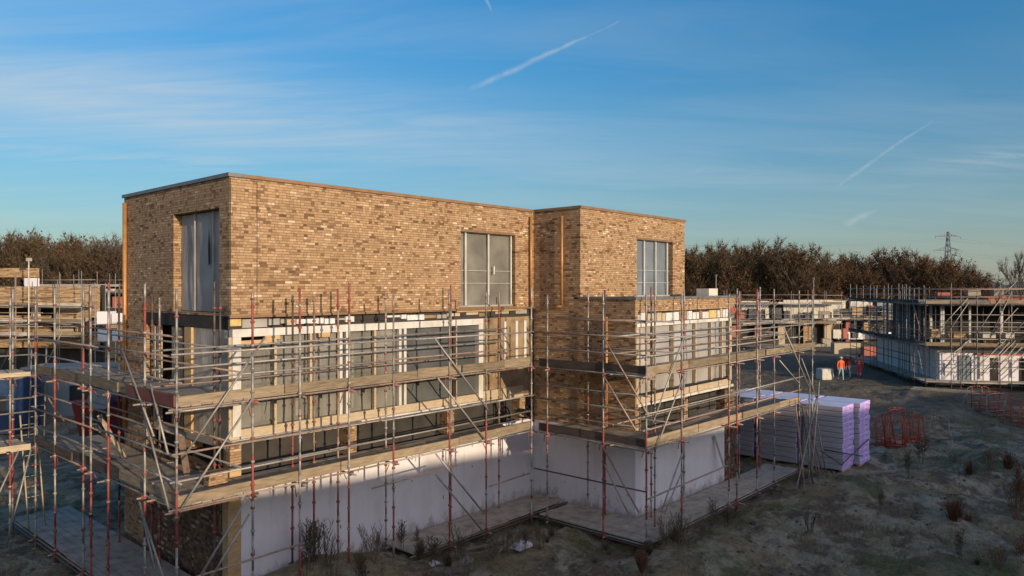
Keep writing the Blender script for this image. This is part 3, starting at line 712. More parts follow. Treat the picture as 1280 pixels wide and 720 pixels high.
def run(root, p0, p1, inn, width, s_out, s_in, levels, z0, z1, red=0.3, toe=('toe',), far=False, inner_rails=(), deck_m='plank',
        rails=(0.5, 1.0), deck_rng=None, transom=True, in_off=None, tubes=('galv', 'galv', 'galv', 'rust'), toe_in=True, zin1=None, collars=True, base_z=None, inner_from=0):
    """One straight lift of tube scaffolding. p0-p1 is the outer line, inn the direction to the wall, levels the deck heights."""
    p0 = Vector((p0[0], p0[1], 0)); p1 = Vector((p1[0], p1[1], 0)); inn = Vector((inn[0], inn[1], 0)).normalized()
    L = (p1 - p0).length; dr = (p1 - p0).normalized(); n = 4 if far else 6; r = 0.03 if far else 0.024
    in_off = width - 0.25 if in_off is None else in_off
    def pt(s, o, z): q = p0 + dr * s + inn * o; return Vector((q.x, q.y, z))
    def gb(q): return (gz(q.x, q.y) if base_z is None else base_z)
    for s in s_out:
        q = pt(s, 0, 0)
        if far: tube_part(root, 'standard', pt(s, 0, gb(q)), pt(s, 0, z1 + random.uniform(-.25, .2)), random.choice(tubes), 0.03, 4)
        else: standard(root, q.x, q.y, gb(q) - 0.02, z1 + random.uniform(-.12, .22), red=red, collars=collars)
    for s in s_in:
        q = pt(s, in_off, 0)
        if far: tube_part(root, 'standard', pt(s, in_off, gb(q)), pt(s, in_off, z1 + random.uniform(-.5, .1)), random.choice(tubes), 0.03, 4)
        else: standard(root, q.x, q.y, gb(q) - 0.02, (zin1 or z1) + random.uniform(-.25, .15), m0=random.choice(['rust', 'dark_tube', 'galv']), red=red, collars=collars)
    for li, z in enumerate(levels):
        base = li == 0 and z < 1.2
        d0, d1 = (0, L) if deck_rng is None or deck_rng[li] is None else deck_rng[li]
        plank_deck(root, p0 + dr * d0, dr, inn, d1 - d0, 0.06, width, z, deck_m if not base else 'deck_grey', bw=0.225 if not far else 0.5)
        # ledgers under the deck, transoms between them
        zl = z - 0.075
        for o in (0.03, in_off - 0.03):
            a = d0 - 0.15
            while a < d1:
                e = min(a + 5.2, d1 + 0.15); tube_part(root, 'ledger', pt(a, o, zl), pt(e, o, zl + random.uniform(-.01, .01)), random.choice(tubes), r, n); a = e
        if transom:
            for s in s_out:
                if d0 - .05 <= s <= d1 + .05:
                    mbt = MB(); ex = random.uniform(.10, .26); mbt.tube(pt(s + 0.06, -ex, zl - 0.05), pt(s + 0.06, width, zl - 0.05), r, n)
                    if not far:
                        mbt.obox(pt(s + .05, -.02, zl - .04), dr * .05, inn * .04, (0, 0, .045), 1); c_ = pt(s - .12, .02, zl - .03); mbt.tube(c_, c_ + Vector((random.uniform(-.1, .1), random.uniform(-.05, .05), -random.uniform(.12, .3))), .012, 4, 1)
                    mbt.build('transom', [M[random.choice(tubes)], M[random.choice(['red', 'red', 'dark_tube'])]], root, True)
        if base:
            if far: continue
            tube_part(root, 'ledger', pt(d0, -0.035, z - 0.12), pt(d1, -0.035, z - 0.12), 'dark_tube', r, n)
            continue
        # toe boards
        if toe:
            s = d0
            while s < d1 - 0.05:
                l = min(random.choice([3.9, 3.0, 2.4, 1.6]), d1 - s)
                if d1 - s - l < 0.6: l = d1 - s
                zz = z + 0.10 + random.uniform(-.025, .025); lap = random.choice([0, 0, .04])
                MB().beam(pt(s + 0.01, 0.035 - lap, zz), pt(s + l - 0.01 + lap * 4, 0.035 - lap + random.uniform(-.012, .012), zz + random.uniform(-.03, .03)), 0.038, random.choice([.2, .22, .225])).build('toe_board', M[random.choice(toe)], root)
                s += l
        for k, h in enumerate(rails):
            s = d0
            while s < d1 - 0.05:
                l = min(random.choice([4.2, 5.2, 6.3]), d1 - s)
                if d1 - s - l < 1.0: l = d1 - s
                zz = z + h + random.uniform(-.03, .03)
                tube_part(root, 'guard_rail', pt(s - 0.12, -0.035 if k % 2 else 0.04, zz), pt(s + l + 0.12, -0.035 if k % 2 else 0.04, zz + random.uniform(-.03, .03)), random.choice(tubes), r, n); s += l
        for h in (inner_rails if li >= inner_from else inner_rails[:1]):
            zz = z + h + random.uniform(-.03, .03)
            tube_part(root, 'guard_rail', pt(d0 - .05, in_off - .04, zz), pt(d1 + .05, in_off - .04, zz + random.uniform(-.03, .03)), random.choice(tubes), r, n)


scaf = thing('scaffold', 'grey and red tube scaffold with two board decks wrapped round the brick house', 'scaffold', (0, 0, 0))
L0, L1, L2 = 0.35, 2.95, 4.95
# left side (x = -1.87), running back
run(scaf, (-1.87, -1.5), (-1.87, 9.9), (1, 0), 1.62, [0, 1.54, 3.61, 4.69, 5.23, 7.32, 9.0, 11.2], [1.2, 4.1, 4.55, 6.7, 8.9], (L0, L1, L2), 0, 7.3, red=0.42,
    toe=('toe', 'toe', 'toe_shaded'), deck_rng=[(0, 11.4), (0, 9.0), (0, 9.0)], in_off=1.37, inner_rails=(0.55, 1.05), rails=(0.48, 0.98, 1.4))
# long side (y = -1.5)
run(scaf, (-1.87, -1.5), (9.03, -1.5), (0, 1), 1.32, [1.63, 2.78, 4.11, 5.48, 7.43, 8.88, 10.9], [1.43, 3.26, 3.86, 4.57, 6.11, 8.51, 10.6], (L0, L1, L2), 0, 7.25, red=0.40,
    inner_rails=(0.3, 0.62, 1.02), rails=(0.5, 1.02), inner_from=2, deck_rng=[(6.2, 12.6), (0, 10.9), (0, 10.9)], in_off=1.1)
# wing, short side (x = 9.03)
run(scaf, (9.03, -1.62), (9.03, -5.6), (1, 0), 1.7, [0.5, 2.56], [1.0, 1.65, 3.4], (L0, L1, L2), 0, 7.2, red=0.40, toe=('toe_shaded',),
    inner_rails=(0.5, 1.0, 1.4), rails=(0.5, 1.0, 1.4), inner_from=2, in_off=1.4, deck_rng=[(0.14, 3.98), (0.14, 3.98), (0.14, 3.98)])
# wing, long side (y = -5.6)
run(scaf, (9.03, -5.6), (21.5, -5.6), (0, 1), 1.35, [0, 1.93, 5.0, 5.58, 7.15, 8.65, 11.0, 12.4], [2.1, 4.1, 8.2, 10.0], (L0, L1, L2), 0, 7.2, red=0.36,
    toe=('toe',), inner_rails=(0.5, 1.0), rails=(0.45, 0.95), inner_from=2, in_off=1.12, deck_rng=[(0.5, 11.1), (0, 11.2), (0, 12.5)])
# the return lift beyond the right end
run(scaf, (21.5, -4.25), (21.5, 3.2), (-1, 0), 1.3, [0.9, 3.6, 6.3], [2.2, 5.0], (L2,), 0, 7.2, red=0.3, toe=('toe',), in_off=1.1)
for ya in (-4.3, -3.0): tube_part(scaf, 'guard_rail', (17.9, ya, 5.95), (21.4, ya, 5.95)); tube_part(scaf, 'guard_rail', (17.9, ya, 5.45), (21.4, ya, 5.45))
MB().beam((-1.915, -1.5, 5.05), (-1.915, 0.9, 5.05), 0.035, 0.23).build('toe_board', M['toe_red'], scaf)['label'] = 'dark red toe board at the near corner'
# long diagonal braces, both ends measured on the plane they lie in
def brace(p, q, m_='galv', **pl):
    a = P(*p, **pl); c = P(*q, **pl); o = Vector((0, -0.06, 0)) if 'Y' in pl else Vector((-0.06, 0, 0))
    if min(a.z, c.z) < 0.25:
        lo, hi = (a, c) if a.z < c.z else (c, a); f = (0.25 - hi.z) / (lo.z - hi.z); lo[:] = hi + (lo - hi) * f
    tube_part(scaf, 'brace', a + o, c + o, m_)
for p, q in (((329, 422), (230, 568)), ((314, 498), (225, 635)), ((307, 622), (250, 717)), ((310, 642), (262, 722)),
             ((540, 421), (608, 512)), ((545, 472), (606, 551)), ((543, 567), (603, 641)), ((543, 593), (602, 664))): brace(p, q, Y=-1.5)
for p, q in (((180, 500), (215, 636)), ((192, 480), (214, 568)), ((178, 626), (200, 722)), ((182, 640), (208, 722)), ((156, 436), (196, 545))): brace(p, q, X=-1.87)
for p, q in (((756, 422), (812, 519)), ((756, 470), (798, 540)), ((756, 560), (800, 640)), ((757, 580), (786, 640))): brace(p, q, X=9.03, m_='rust')
for p, q in (((852, 422), (814, 528)), ((852, 470), (818, 560)), ((852, 562), (824, 640)), ((850, 590), (828, 642)), ((978, 410), (1012, 490)), ((1000, 448), (1022, 506)),
             ((972, 450), (998, 480))): brace(p, q, Y=-5.6)
for x0 in (8.0, 13.9): tube_part(scaf, 'ledger', (9.03 if x0 > 9 else 7.1, -5.62 if x0 > 9 else -1.52, 1.55), (x0 if x0 > 9 else 8.9, -5.62 if x0 > 9 else -1.52, 1.6), 'rust')
tube_part(scaf, 'ledger', (9.02, -1.6, 1.75), (9.02, -5.6, 1.75), 'dark_tube')
tube_part(scaf, 'ledger', (-1.87, -1.54, 1.45), (1.0, -1.54, 1.5), 'rust')
tube_part(scaf, 'ledger', (2.9, -1.53, 2.35), (5.8, -1.53, 2.4), 'rust')

# neighbouring scaffold whose decks meet ours on the left
nscaf = thing('scaffold', 'grey tube scaffold with two bare decks, meeting the main scaffold at the left edge', 'scaffold', (-6, 7.6, 0))
run(nscaf, (-1.98, 7.5), (-12, 7.5), (0, 1), 1.5, [0.5, 1.3, 3.4, 5.6, 8.0], [0.8, 2.8, 5.0], (L1 - 0.05, L2 - 0.02), 0, 7.0, red=0.35, toe=(), in_off=1.3, rails=(0.5, 0.95, 1.35))
MB().box(-12, -2.0, 7.44, 7.48, L1 - 0.15, L1 + 0.02).build('edge_board', M['timber_pale'], nscaf); MB().box(-12, -2.0, 7.44, 7.48, L2 - 0.1, L2 + 0.02).build('edge_board', M['timber_pale'], nscaf)
tube_part(nscaf, 'brace', (-2.6, 7.42, 0.2), (-2.0, 7.42, 2.8)); tube_part(nscaf, 'brace', (-3.4, 7.42, 0.2), (-2.3, 7.42, 2.8))

# ladders
def ladder(label, p, q, side, w=0.42, n=9):
    t_ = thing('ladder', label, 'ladder', p)
    p = Vector(p); q = Vector(q); s = Vector(side).normalized() * w / 2
    for k in (-1, 1): MB().tube(p + s * k, q + s * k, 0.022, 6).build('rail', M['timber_pale'] if w > .4 else M['galv'], t_, True)
    n = int((q - p).length / 0.28)
    for i in range(1, n): c = p + (q - p) * (i / n); MB().tube(c - s, c + s, 0.014, 5).build('rung', M['galv'], t_, True)
    return t_
a = P(46, 642, Y=8.3); ladder('pale ladder rising from the low grey deck to the first deck at far left', (a.x, 8.3, 0.35), (a.x - 0.1, 8.75, 3.6), (1, 0.1, 0))
a = P(47, 500, Y=8.4); ladder('steep ladder standing on the neighbouring first deck, below the upper deck', (a.x, 8.5, 2.95), (a.x + 0.15, 8.8, 5.6), (1, 0.1, 0), 0.4)

# loose boards leaning on the left deck
def board(label, p, q, w=0.2, th=0.04, m_='timber_pale', name='scaffold_board', up=(0, 0, 1)):
    return tag(MB().beam(p, q, w, th, up=up).build(name, M[m_]), label, 'board')
board('long weathered board leaning against the rail at the far end of the left lower deck', P(91, 543, X=-0.9), P(60, 497, X=-1.5), 0.16, m_='toe')
board('short board leaning on the outer rail near the middle of the left lower deck', P(157, 574, X=-1.35), P(124, 519, X=-1.75), 0.12)
board('grey board leaning beside the short board on the left lower deck', P(139, 552, X=-0.9), P(118, 530, X=-1.6), 0.12, m_='deck_grey')
board('white painted board leaning against the end of the wing wall', P(905, 583, Y=-4.35), P(893, 545, Y=-4.12), 0.15, m_='white_paint')
board('dark red and grey board propped inside the near corner of the lower deck', P(236, 604, X=-0.6), P(226, 545, X=-0.9), 0.14, m_='rust')
for lb, X_, Y_, dx, dy in (('short board lying across the upper deck of the left side', -1.0, 3.2, .35, .8), ('long board lying along the lower deck of the wing', 13.0, -4.75, 1.4, .08), ('two metre board lying askew on the lower deck of the wing', 15.6, -4.9, .95, .22),
                           ('pale board lying along the lower deck by the glazing', 4.0, -.75, 1.3, .05), ('board lying askew on the upper deck of the wing', 18.8, -4.9, .9, -.2)):
    zz = (L2 if 'upper' in lb else L1) + .035
    board(lb, (X_ - dx, Y_ - dy, zz), (X_ + dx, Y_ + dy, zz + .01), .2, .04, random.choice(['timber_pale', 'toe', 'plank']))
# stack of bricks on the lower deck near the corner
a = P(263, 582, Z=L1); bs = thing('brick_stack', 'small stack of tan bricks on the lower deck by the near corner', 'bricks', (-0.55, -0.55, L1))
for k in range(4):
    for j in range(2): MB().box(-0.80 + 0.01 * k, -0.36, -0.62 + j * 0.115, -0.515 + j * 0.115, L1 + 0.02 + k * 0.075, L1 + 0.09 + k * 0.075).build('brick', M['brick'], bs)
# coil of black hose in the inner corner of the lower deck
mb = MB()
for k in range(5):
    cx, cy, cz_ = 9.6 + random.uniform(-.15, .15), -0.75 + random.uniform(-.1, .1), L1 + 0.28; rr = random.uniform(0.2, 0.34); tl = random.uniform(0.5, 1.2); az = random.uniform(0, 3)
    pts = []
    for i in range(17):
        an = 2 * math.pi * i / 16; v = Vector((rr * math.cos(an), rr * math.sin(an) * math.cos(tl), rr * math.sin(an) * math.sin(tl)))
        v.rotate(Matrix.Rotation(az, 3, 'Z')); pts.append(Vector((cx, cy, cz_ + 0.05)) + v)
    mb.path(pts, 0.03, 6)
tag(mb.build('hose_coil', M['black'], smooth=True), 'tangled coil of black hose in the inner corner of the lower deck', 'hose')
# tubes leaning together at the right end
spots = [((1001, 618), (1004, 520)), ((1006, 622), (994, 500)), ((1011, 616), (1012, 476)), ((1017, 620), (1003, 508)), ((1022, 617), (1010, 540)), ((1029, 618), (1008, 512)),
         ((1033, 612), (1018, 506)), ((996, 616), (1022, 492)), ((1014, 622), (1024, 478)), ((1026, 624), (1014, 556))]
words_ = ['thickest dark', 'short pale', 'tall bright', 'rust brown', 'lowest', 'outermost right', 'pale right hand', 'leftmost', 'tallest grey', 'front short']
for i, (lo, hi) in enumerate(spots):
    Yl = -6.35 - 0.10 * (i % 4); a = P(*lo, Y=Yl); c = P(*hi, Y=-5.78 - 0.02 * i); a.z = gz(a.x, a.y)
    tag(MB().tube(a, c, 0.026 if i else 0.06, 6).build('scaffold_tube', M['dark_tube' if i in (0, 3) else ('rust' if i % 4 == 1 else 'galv')], smooth=True),
        f'{words_[i]} loose tube leaning in the bundle at the right end of the scaffold', 'scaffold tube', 'loose tubes leaning at the right end')
tag(MB().box(16.6, 17.3, -3.6, -3.1, 7.0 - .14, 7.28).build('block', M['block']), 'pale block sitting on the low flat roof of the wing', 'block')

# ------------------------------------------------------------------ stacked purple insulation packs
def pack_mesh():
    mb = MB()
    n = 1
    mb.obox((0, 0, 0.103), (0.66, 0, 0), (0, 0.87, 0), (0, 0, 0.098), 0)
    o = mb.build('insulation_pack', [M['purple']]); me_ = o.data
    for m_ in (M['purple_top'], M['purple_side']): me_.materials.append(m_)
    for p_ in me_.polygons:
        c_ = p_.normal
        p_.material_index = 1 if c_.z > .5 else (2 if abs(c_.x) > .5 else 0)
    md = o.modifiers.new('bevel', 'BEVEL'); md.width = 0.024; md.segments = 2
    return o
pk = pack_mesh(); first = True
ordn = ['bottom', 'second lowest', 'third', 'fourth', 'fifth', 'sixth', 'seventh', 'eighth', 'ninth', 'tenth', 'second highest', 'topmost']
cols = [('left front', 22.56, -5.75), ('right front', 23.98, -5.95), ('left middle', 22.56, -3.93), ('right middle', 23.98, -4.12), ('left rear', 22.56, -2.1), ('right rear', 23.98, -2.3)]
for cn, cx, cy in cols:
    for k in range(12):
        o = pk if first else pk.copy()
        if not first: COL.objects.link(o)
        first = False
        o.location = (cx + random.uniform(-.02, .02), cy + random.uniform(-.025, .025), 0.10 + k * 0.2105); o.rotation_euler = (0, 0, random.uniform(-.008, .008))
        tag(o, f'{ordn[k]} purple wrapped insulation pack in the {cn} pile', 'insulation pack', 'purple insulation packs piled beside the scaffold')
for cn, cx, cy in cols:
    pl_ = thing('pallet', f'low timber pallet under the {cn} pile of purple packs', 'pallet', (cx, cy, 0))
    for dy in (-.74, 0, .74): MB().box(cx - .5, cx + .5, cy + dy - .06, cy + dy + .06, 0.0, .098).build('bearer', M['timber'], pl_)
tag(MB().path([P(1028, 565, Y=-6.9), P(1052, 581, Y=-6.73), P(1086, 549, Y=-6.94)], 0.022, 5).path([P(1030, 562, X=21.8), P(1052, 566, Y=-6.73), P(1078, 570, Y=-6.9)], 0.022, 5).build('strap', M['black']),
    'slack black strap hanging across the front of the purple packs', 'strap')

# ------------------------------------------------------------------ right-hand building site
def loc_frame(loc, rz):
    mt = Matrix.LocRotScale(Vector(loc), Matrix.Rotation(rz, 3, 'Z').to_euler(), None)
    return lambda x, y, z=0.0: mt @ Vector((x, y, z))


class LocalMB(MB):
    """a mesh builder whose boxes are given in a turned frame and stored in world space"""
    def __init__(s, fr): super().__init__(); s.fr = fr
    def bx(s, x0, x1, y0, y1, z0, z1, mi=0):
        n = len(s.v); s.box(x0, x1, y0, y1, z0, z1, mi); s.v[n:] = [tuple(s.fr(*v)) for v in s.v[n:]]; return s


RO = WP(1157, 50.0, 0.5); RA = math.atan2(RT.y, RT.x) - R(10)
rf = loc_frame(RO, RA)
rb = thing('house', 'unfinished house at right with open dark upper floor on white posts and white panels below', 'house', RO, RA)
def rpart(name, m_, *bs, label=None, par=rb, fr=rf):
    q = LocalMB(fr)
    for b_ in bs: q.bx(*b_)
    o = q.build(name, M[m_], par)
    if label: o['label'] = label
    return o
rpart('wall', 'white', (1.4, 15, 1.4, 1.6, 0.05, 2.3), label='white ground floor panels'); rpart('wall', 'foil', (1.3, 1.5, 1.6, 15, 0.05, 2.5), label='pale side panels')
rpart('floor_slab', 'concrete', (1.35, 15, 1.4, 15, 2.5, 2.8)); rpart('floor_slab', 'concrete', (1.35, 15, 1.4, 15, 5.55, 5.8))
rpart('wall', 'dark', (1.6, 15, 4.2, 4.4, 2.8, 5.55), label='dark inner wall')
for y in (1.5, 3.4, 5.6, 8, 10.5, 13): rpart('post', 'white_paint', (1.5, 1.64, y, y + .14, 2.8, 5.55))
rpart('wall', 'tarp_dark', (2.6, 2.7, 4.2, 15, 2.8, 5.55), label='dark tarpaulin inside the open side')
rpart('parapet', 'net', (4.5, 15, 1.45, 1.6, 5.8, 6.3)); rpart('beam', 'timber_pale', (1.4, 15, 1.3, 1.38, 2.55, 2.9)); rpart('beam', 'red_frame', (3.6, 15, 1.32, 1.385, 2.2, 2.32))
for x in (1.6, 3.3, 5.3, 6.9, 9.0, 11.0): rpart('post', 'white_paint', (x, x + 0.14, 1.5, 1.64, 2.8, 5.55))
for x in (2.1, 4.4, 7.9): rpart('brick_pier', 'brick_far', (x, x + 0.9, 1.8, 2.0, 2.8, 3.7))
for x in (2.9, 4.6, 6.4, 8.6): rpart('opening', 'dark', (x, x + 0.5, 1.36, 1.395, 0.1, 2.0))
rs = thing('scaffold', 'tube scaffold of many diagonal braces round the unfinished house at right', 'scaffold', RO, RA)
def fw2(x, y): q = rf(x, y); return (q.x, q.y)
ux = rf(1, 0) - rf(0, 0); uy = rf(0, 1) - rf(0, 0)
zl = 0.5
run(rs, fw2(0, 0), fw2(13, 0), uy, 1.3, [0, 1.6, 2.2, 3.2, 4.6, 5.3, 6.7, 8.2, 9.7, 11.2, 13], [1.0, 2.7, 4.0, 5.6, 7.0, 9.0, 11], (0.95, 3.4, 6.25), 0.5, 7.5, far=True, base_z=0.45, tubes=('galv', 'galv', 'dark_tube', 'rust'), toe=('toe',), inner_rails=(0.5, 1.0), rails=(0.45, 0.95))
for z_ in (1.9, 2.4, 5.0, 5.5, 4.7):
    tube_part(rs, 'guard_rail', rf(-.1, -.04, z_ - .5), rf(6.2, -.04, z_ - .5), 'galv', .03, 4); tube_part(rs, 'guard_rail', rf(6.0, .9, z_ - .4), rf(13, .9, z_ - .4), 'rust', .03, 4); tube_part(rs, 'guard_rail', rf(-.04, .3, z_ - .4), rf(-.04, 18, z_ - .4), 'dark_tube', .03, 4)
run(rs, fw2(0, 1.3), fw2(0, 19), ux, 1.3, [0.8, 1.7, 2.4, 3.2, 4.0, 5.6, 6.4, 7.4, 9.2, 10, 11, 13, 15, 17], [1, 2, 3, 4, 5, 6, 7, 9, 11, 13], (0.95, 3.4, 6.25), 0.5, 7.5, far=True, base_z=0.45, toe=('toe_shaded',), tubes=('galv', 'galv', 'rust'), rails=(0.5, 1.0), inner_rails=(0.6, 1.0))
for x0, x1, za, zb_ in ((0.4, 2.6, 3.5, 6.1), (0.2, 2.8, 1.0, 3.4), (0.6, 2.2, .8, 2.6), (2.6, 4.9, .9, 3.3), (3.4, 5.5, .9, 3.3), (3.0, 4.6, 3.5, 6.1), (4.0, 5.3, 3.6, 6.6), (3.9, 6.4, 1.2, 3.2), (4.4, 5.6, 5.9, 7.3), (5.5, 8.0, 3.2, 5.0), (7, 9.5, .9, 3.3)):
    tube_part(rs, 'brace', rf(x0, -.07, za), rf(x1, -.07, zb_), 'galv', 0.03, 4)
for y0, y1, za, zb_ in ((0.3, 1.6, 0.9, 3.3), (2.0, 3.4, .9, 3.4), (.6, 2.4, 3.6, 6.1)): tube_part(rs, 'brace', rf(-.07, y0, za), rf(-.07, y1, zb_), 'galv', 0.03, 4)
for x in (3.2, 4.0, 4.8, 5.6): tube_part(rs, 'stair_tube', rf(x, -.2, 2.3 + (x - 3.2) * .7), rf(x + .1, -1.0, 2.3 + (x - 3.2) * .7), 'galv', 0.03, 4)
for x in (1.7, 2.6, 3.9, 5.9, 7.3): rpart('torn_sheet', random.choice(['foil', 'white', 'container']), (x, x + random.uniform(.3, .8), 1.30, 1.335, random.uniform(.2, .8), random.uniform(1.6, 2.3)))
for x in (.5, 1.9, 3.7, 5.1, 6.3): rpart('deck_load', random.choice(['brick_far', 'block', 'plank']), (x, x + random.uniform(.5, .9), .35, .95, 3.43, random.uniform(3.7, 4.1)), par=rs)
for x in (.9, 2.8, 4.4): rpart('deck_load', random.choice(['white', 'net', 'plank']), (x, x + random.uniform(.4, .9), .4, .95, 6.28, random.uniform(6.4, 6.7)), par=rs)
for k in range(8): x = random.uniform(0.2, 5.5); z0 = random.choice([.95, 3.5]); tube_part(rs, 'brace', rf(x, -.09, z0), rf(x + random.uniform(1.2, 2.2), -.09, z0 + random.uniform(1.8, 2.5)), 'galv', .03, 4)
# lumber and pallets in front
lp = thing('lumber_stack', 'low stack of long pale timber lying in front of the right scaffold', 'lumber', WP(1180, 47, 0.5))
u = (WP(1214, 46.2) - WP(1146, 48)).normalized(); v_ = Vector((-u.y, u.x, 0)); c0 = WP(1180, 46.5, 0.5)
for k in range(3):
    for j in range(5):
        l = 1.75 + random.uniform(-.15, .2); c_ = c0 + v_ * (j * .22 - .4) + u * random.uniform(-.15, .15)
        MB().beam(c_ - u * l + Vector((0, 0, .15 + k * .09)), c_ + u * l + Vector((0, 0, .15 + k * .09)), 0.2, 0.075).build('timber_length', M[random.choice(['timber_pale', 'plank', 'toe'])], lp)
for s_ in (-1.1, 0, 1.1): MB().beam(c0 + u * s_ - v_ * .55 + Vector((0, 0, .05)), c0 + u * s_ + v_ * .6 + Vector((0, 0, .05)), .1, .1).build('bearer', M['timber'], lp)
tag(MB().beam(WP(1250, 41.5, 0.56), WP(1300, 41.0, 0.56), 0.12, 0.06).build('timber_length', M['timber_pale']), 'single pale timber lying on the ground at the right edge', 'timber')

# hooped red steel frames
def hoop_frame(label, c, ang, w, h, m_, group, tilt=0.0, base=True, bars=1):
    """two legs and a rounded top of tube, a foot bar, one cross bar"""
    t_ = thing('steel_frame', label, 'steel frame', c, ang, group)
    T = lambda x, z, y=0: Vector((x, y + math.sin(tilt) * z, math.cos(tilt) * z))
    rd = .35 if not base or bars == 1 and w > .9 else .14; pts = [T(-w / 2, 0)] + [T(-w / 2 * math.copysign(abs(math.cos(a)) ** (.5 if rd < .2 else 1), math.cos(a)), h - w * rd + w * rd * math.sin(a)) for a in [math.pi * i / 8 for i in range(9)]] + [T(w / 2, 0)]
    MB().path(pts, 0.03, 5).build('hoop', m_, t_, True, local=True)
    for k in range(bars): MB().tube(T(-w / 2, h * (.28 + .3 * k)), T(w / 2, h * (.28 + .3 * k)), 0.022, 5).build('cross_bar', m_, t_, True, local=True)
    if base: MB().tube(T(-w / 2, .12), T(w / 2, .12), 0.028, 5).tube(Vector((-w / 2, -.3, .03)), Vector((-w / 2, .3, .03)), .028, 5).tube(Vector((w / 2, -.3, .03)), Vector((w / 2, .3, .03)), .028, 5).build('foot_bar', m_, t_, True, local=True)
    return t_
GR = 'red steel frames standing on the waste ground'
fs = [(1101, 551, .55, 1.35, 0, 'leftmost red steel frame, half hidden by the purple packs'), (1108, 553, .5, 1.0, .1, 'low red frame just right of the purple packs'),
      (1117, 555, .75, 1.65, -.12, 'tall red frame leaning left in the nearest bunch'), (1122, 553, .75, 1.75, .1, 'tallest red frame in the nearest bunch'), (1126, 554, .6, 1.7, .2, 'tall red frame leaning right in the nearest bunch'),
      (1104, 554, .6, 1.2, .15, 'dark red frame second from the purple packs'), (1114, 553, .5, 1.5, .22, 'narrow red frame behind the nearest bunch'), (1120, 556, .8, 1.3, -.05, 'wide low red frame at the front of the nearest bunch'), (1142, 547, .8, 1.1, .05, 'wide low red frame at the front of the second bunch'),
      (1139, 546, .6, 1.25, -.2, 'dull red frame left in the second bunch'), (1145, 545, .7, 1.35, .1, 'dull red frame in the middle of the second bunch'), (1151, 546, .5, 1.3, .3, 'narrow pinkish frame leaning right in the second bunch')]
ax_ = math.atan2(RT.y, RT.x)
for px, py, w_, h_, ti, lb in fs:
    q = P(px, py, Z=0.1); hoop_frame(lb, (q.x, q.y, gz(q.x, q.y)), ax_ + random.uniform(-.5, .5), w_, h_, M['red_frame'], GR, ti, bars=random.choice([1, 2]))
q = P(1174, 544, Z=0.1); hoop_frame('single dull grey hoop frame right of the red frames', (q.x, q.y, gz(q.x, q.y)), ax_, .95, 1.2, M['rust'], GR, 0, bars=1)
for i, (px, py) in enumerate(((1217, 507), (1225, 509), (1236, 511), (1245, 513), (1254, 512), (1262, 516), (1270, 519), (1277, 521), (1284, 523))):
    q = P(px, py, Z=0.35); lbl = ['leftmost', 'second', 'third', 'fourth', 'fifth', 'sixth', 'seventh', 'eighth', 'rightmost'][i]
    hoop_frame(f'{lbl} dark red frame in the row by the right edge', (q.x, q.y, gz(q.x, q.y)), ax_ + random.uniform(-.7, .7), random.uniform(.8, 1.5), random.uniform(1.05, 1.35), M['red_frame' if i % 3 else 'rust'],
               'dark red frames in a row at the right edge', random.uniform(-.15, .15), bars=2)

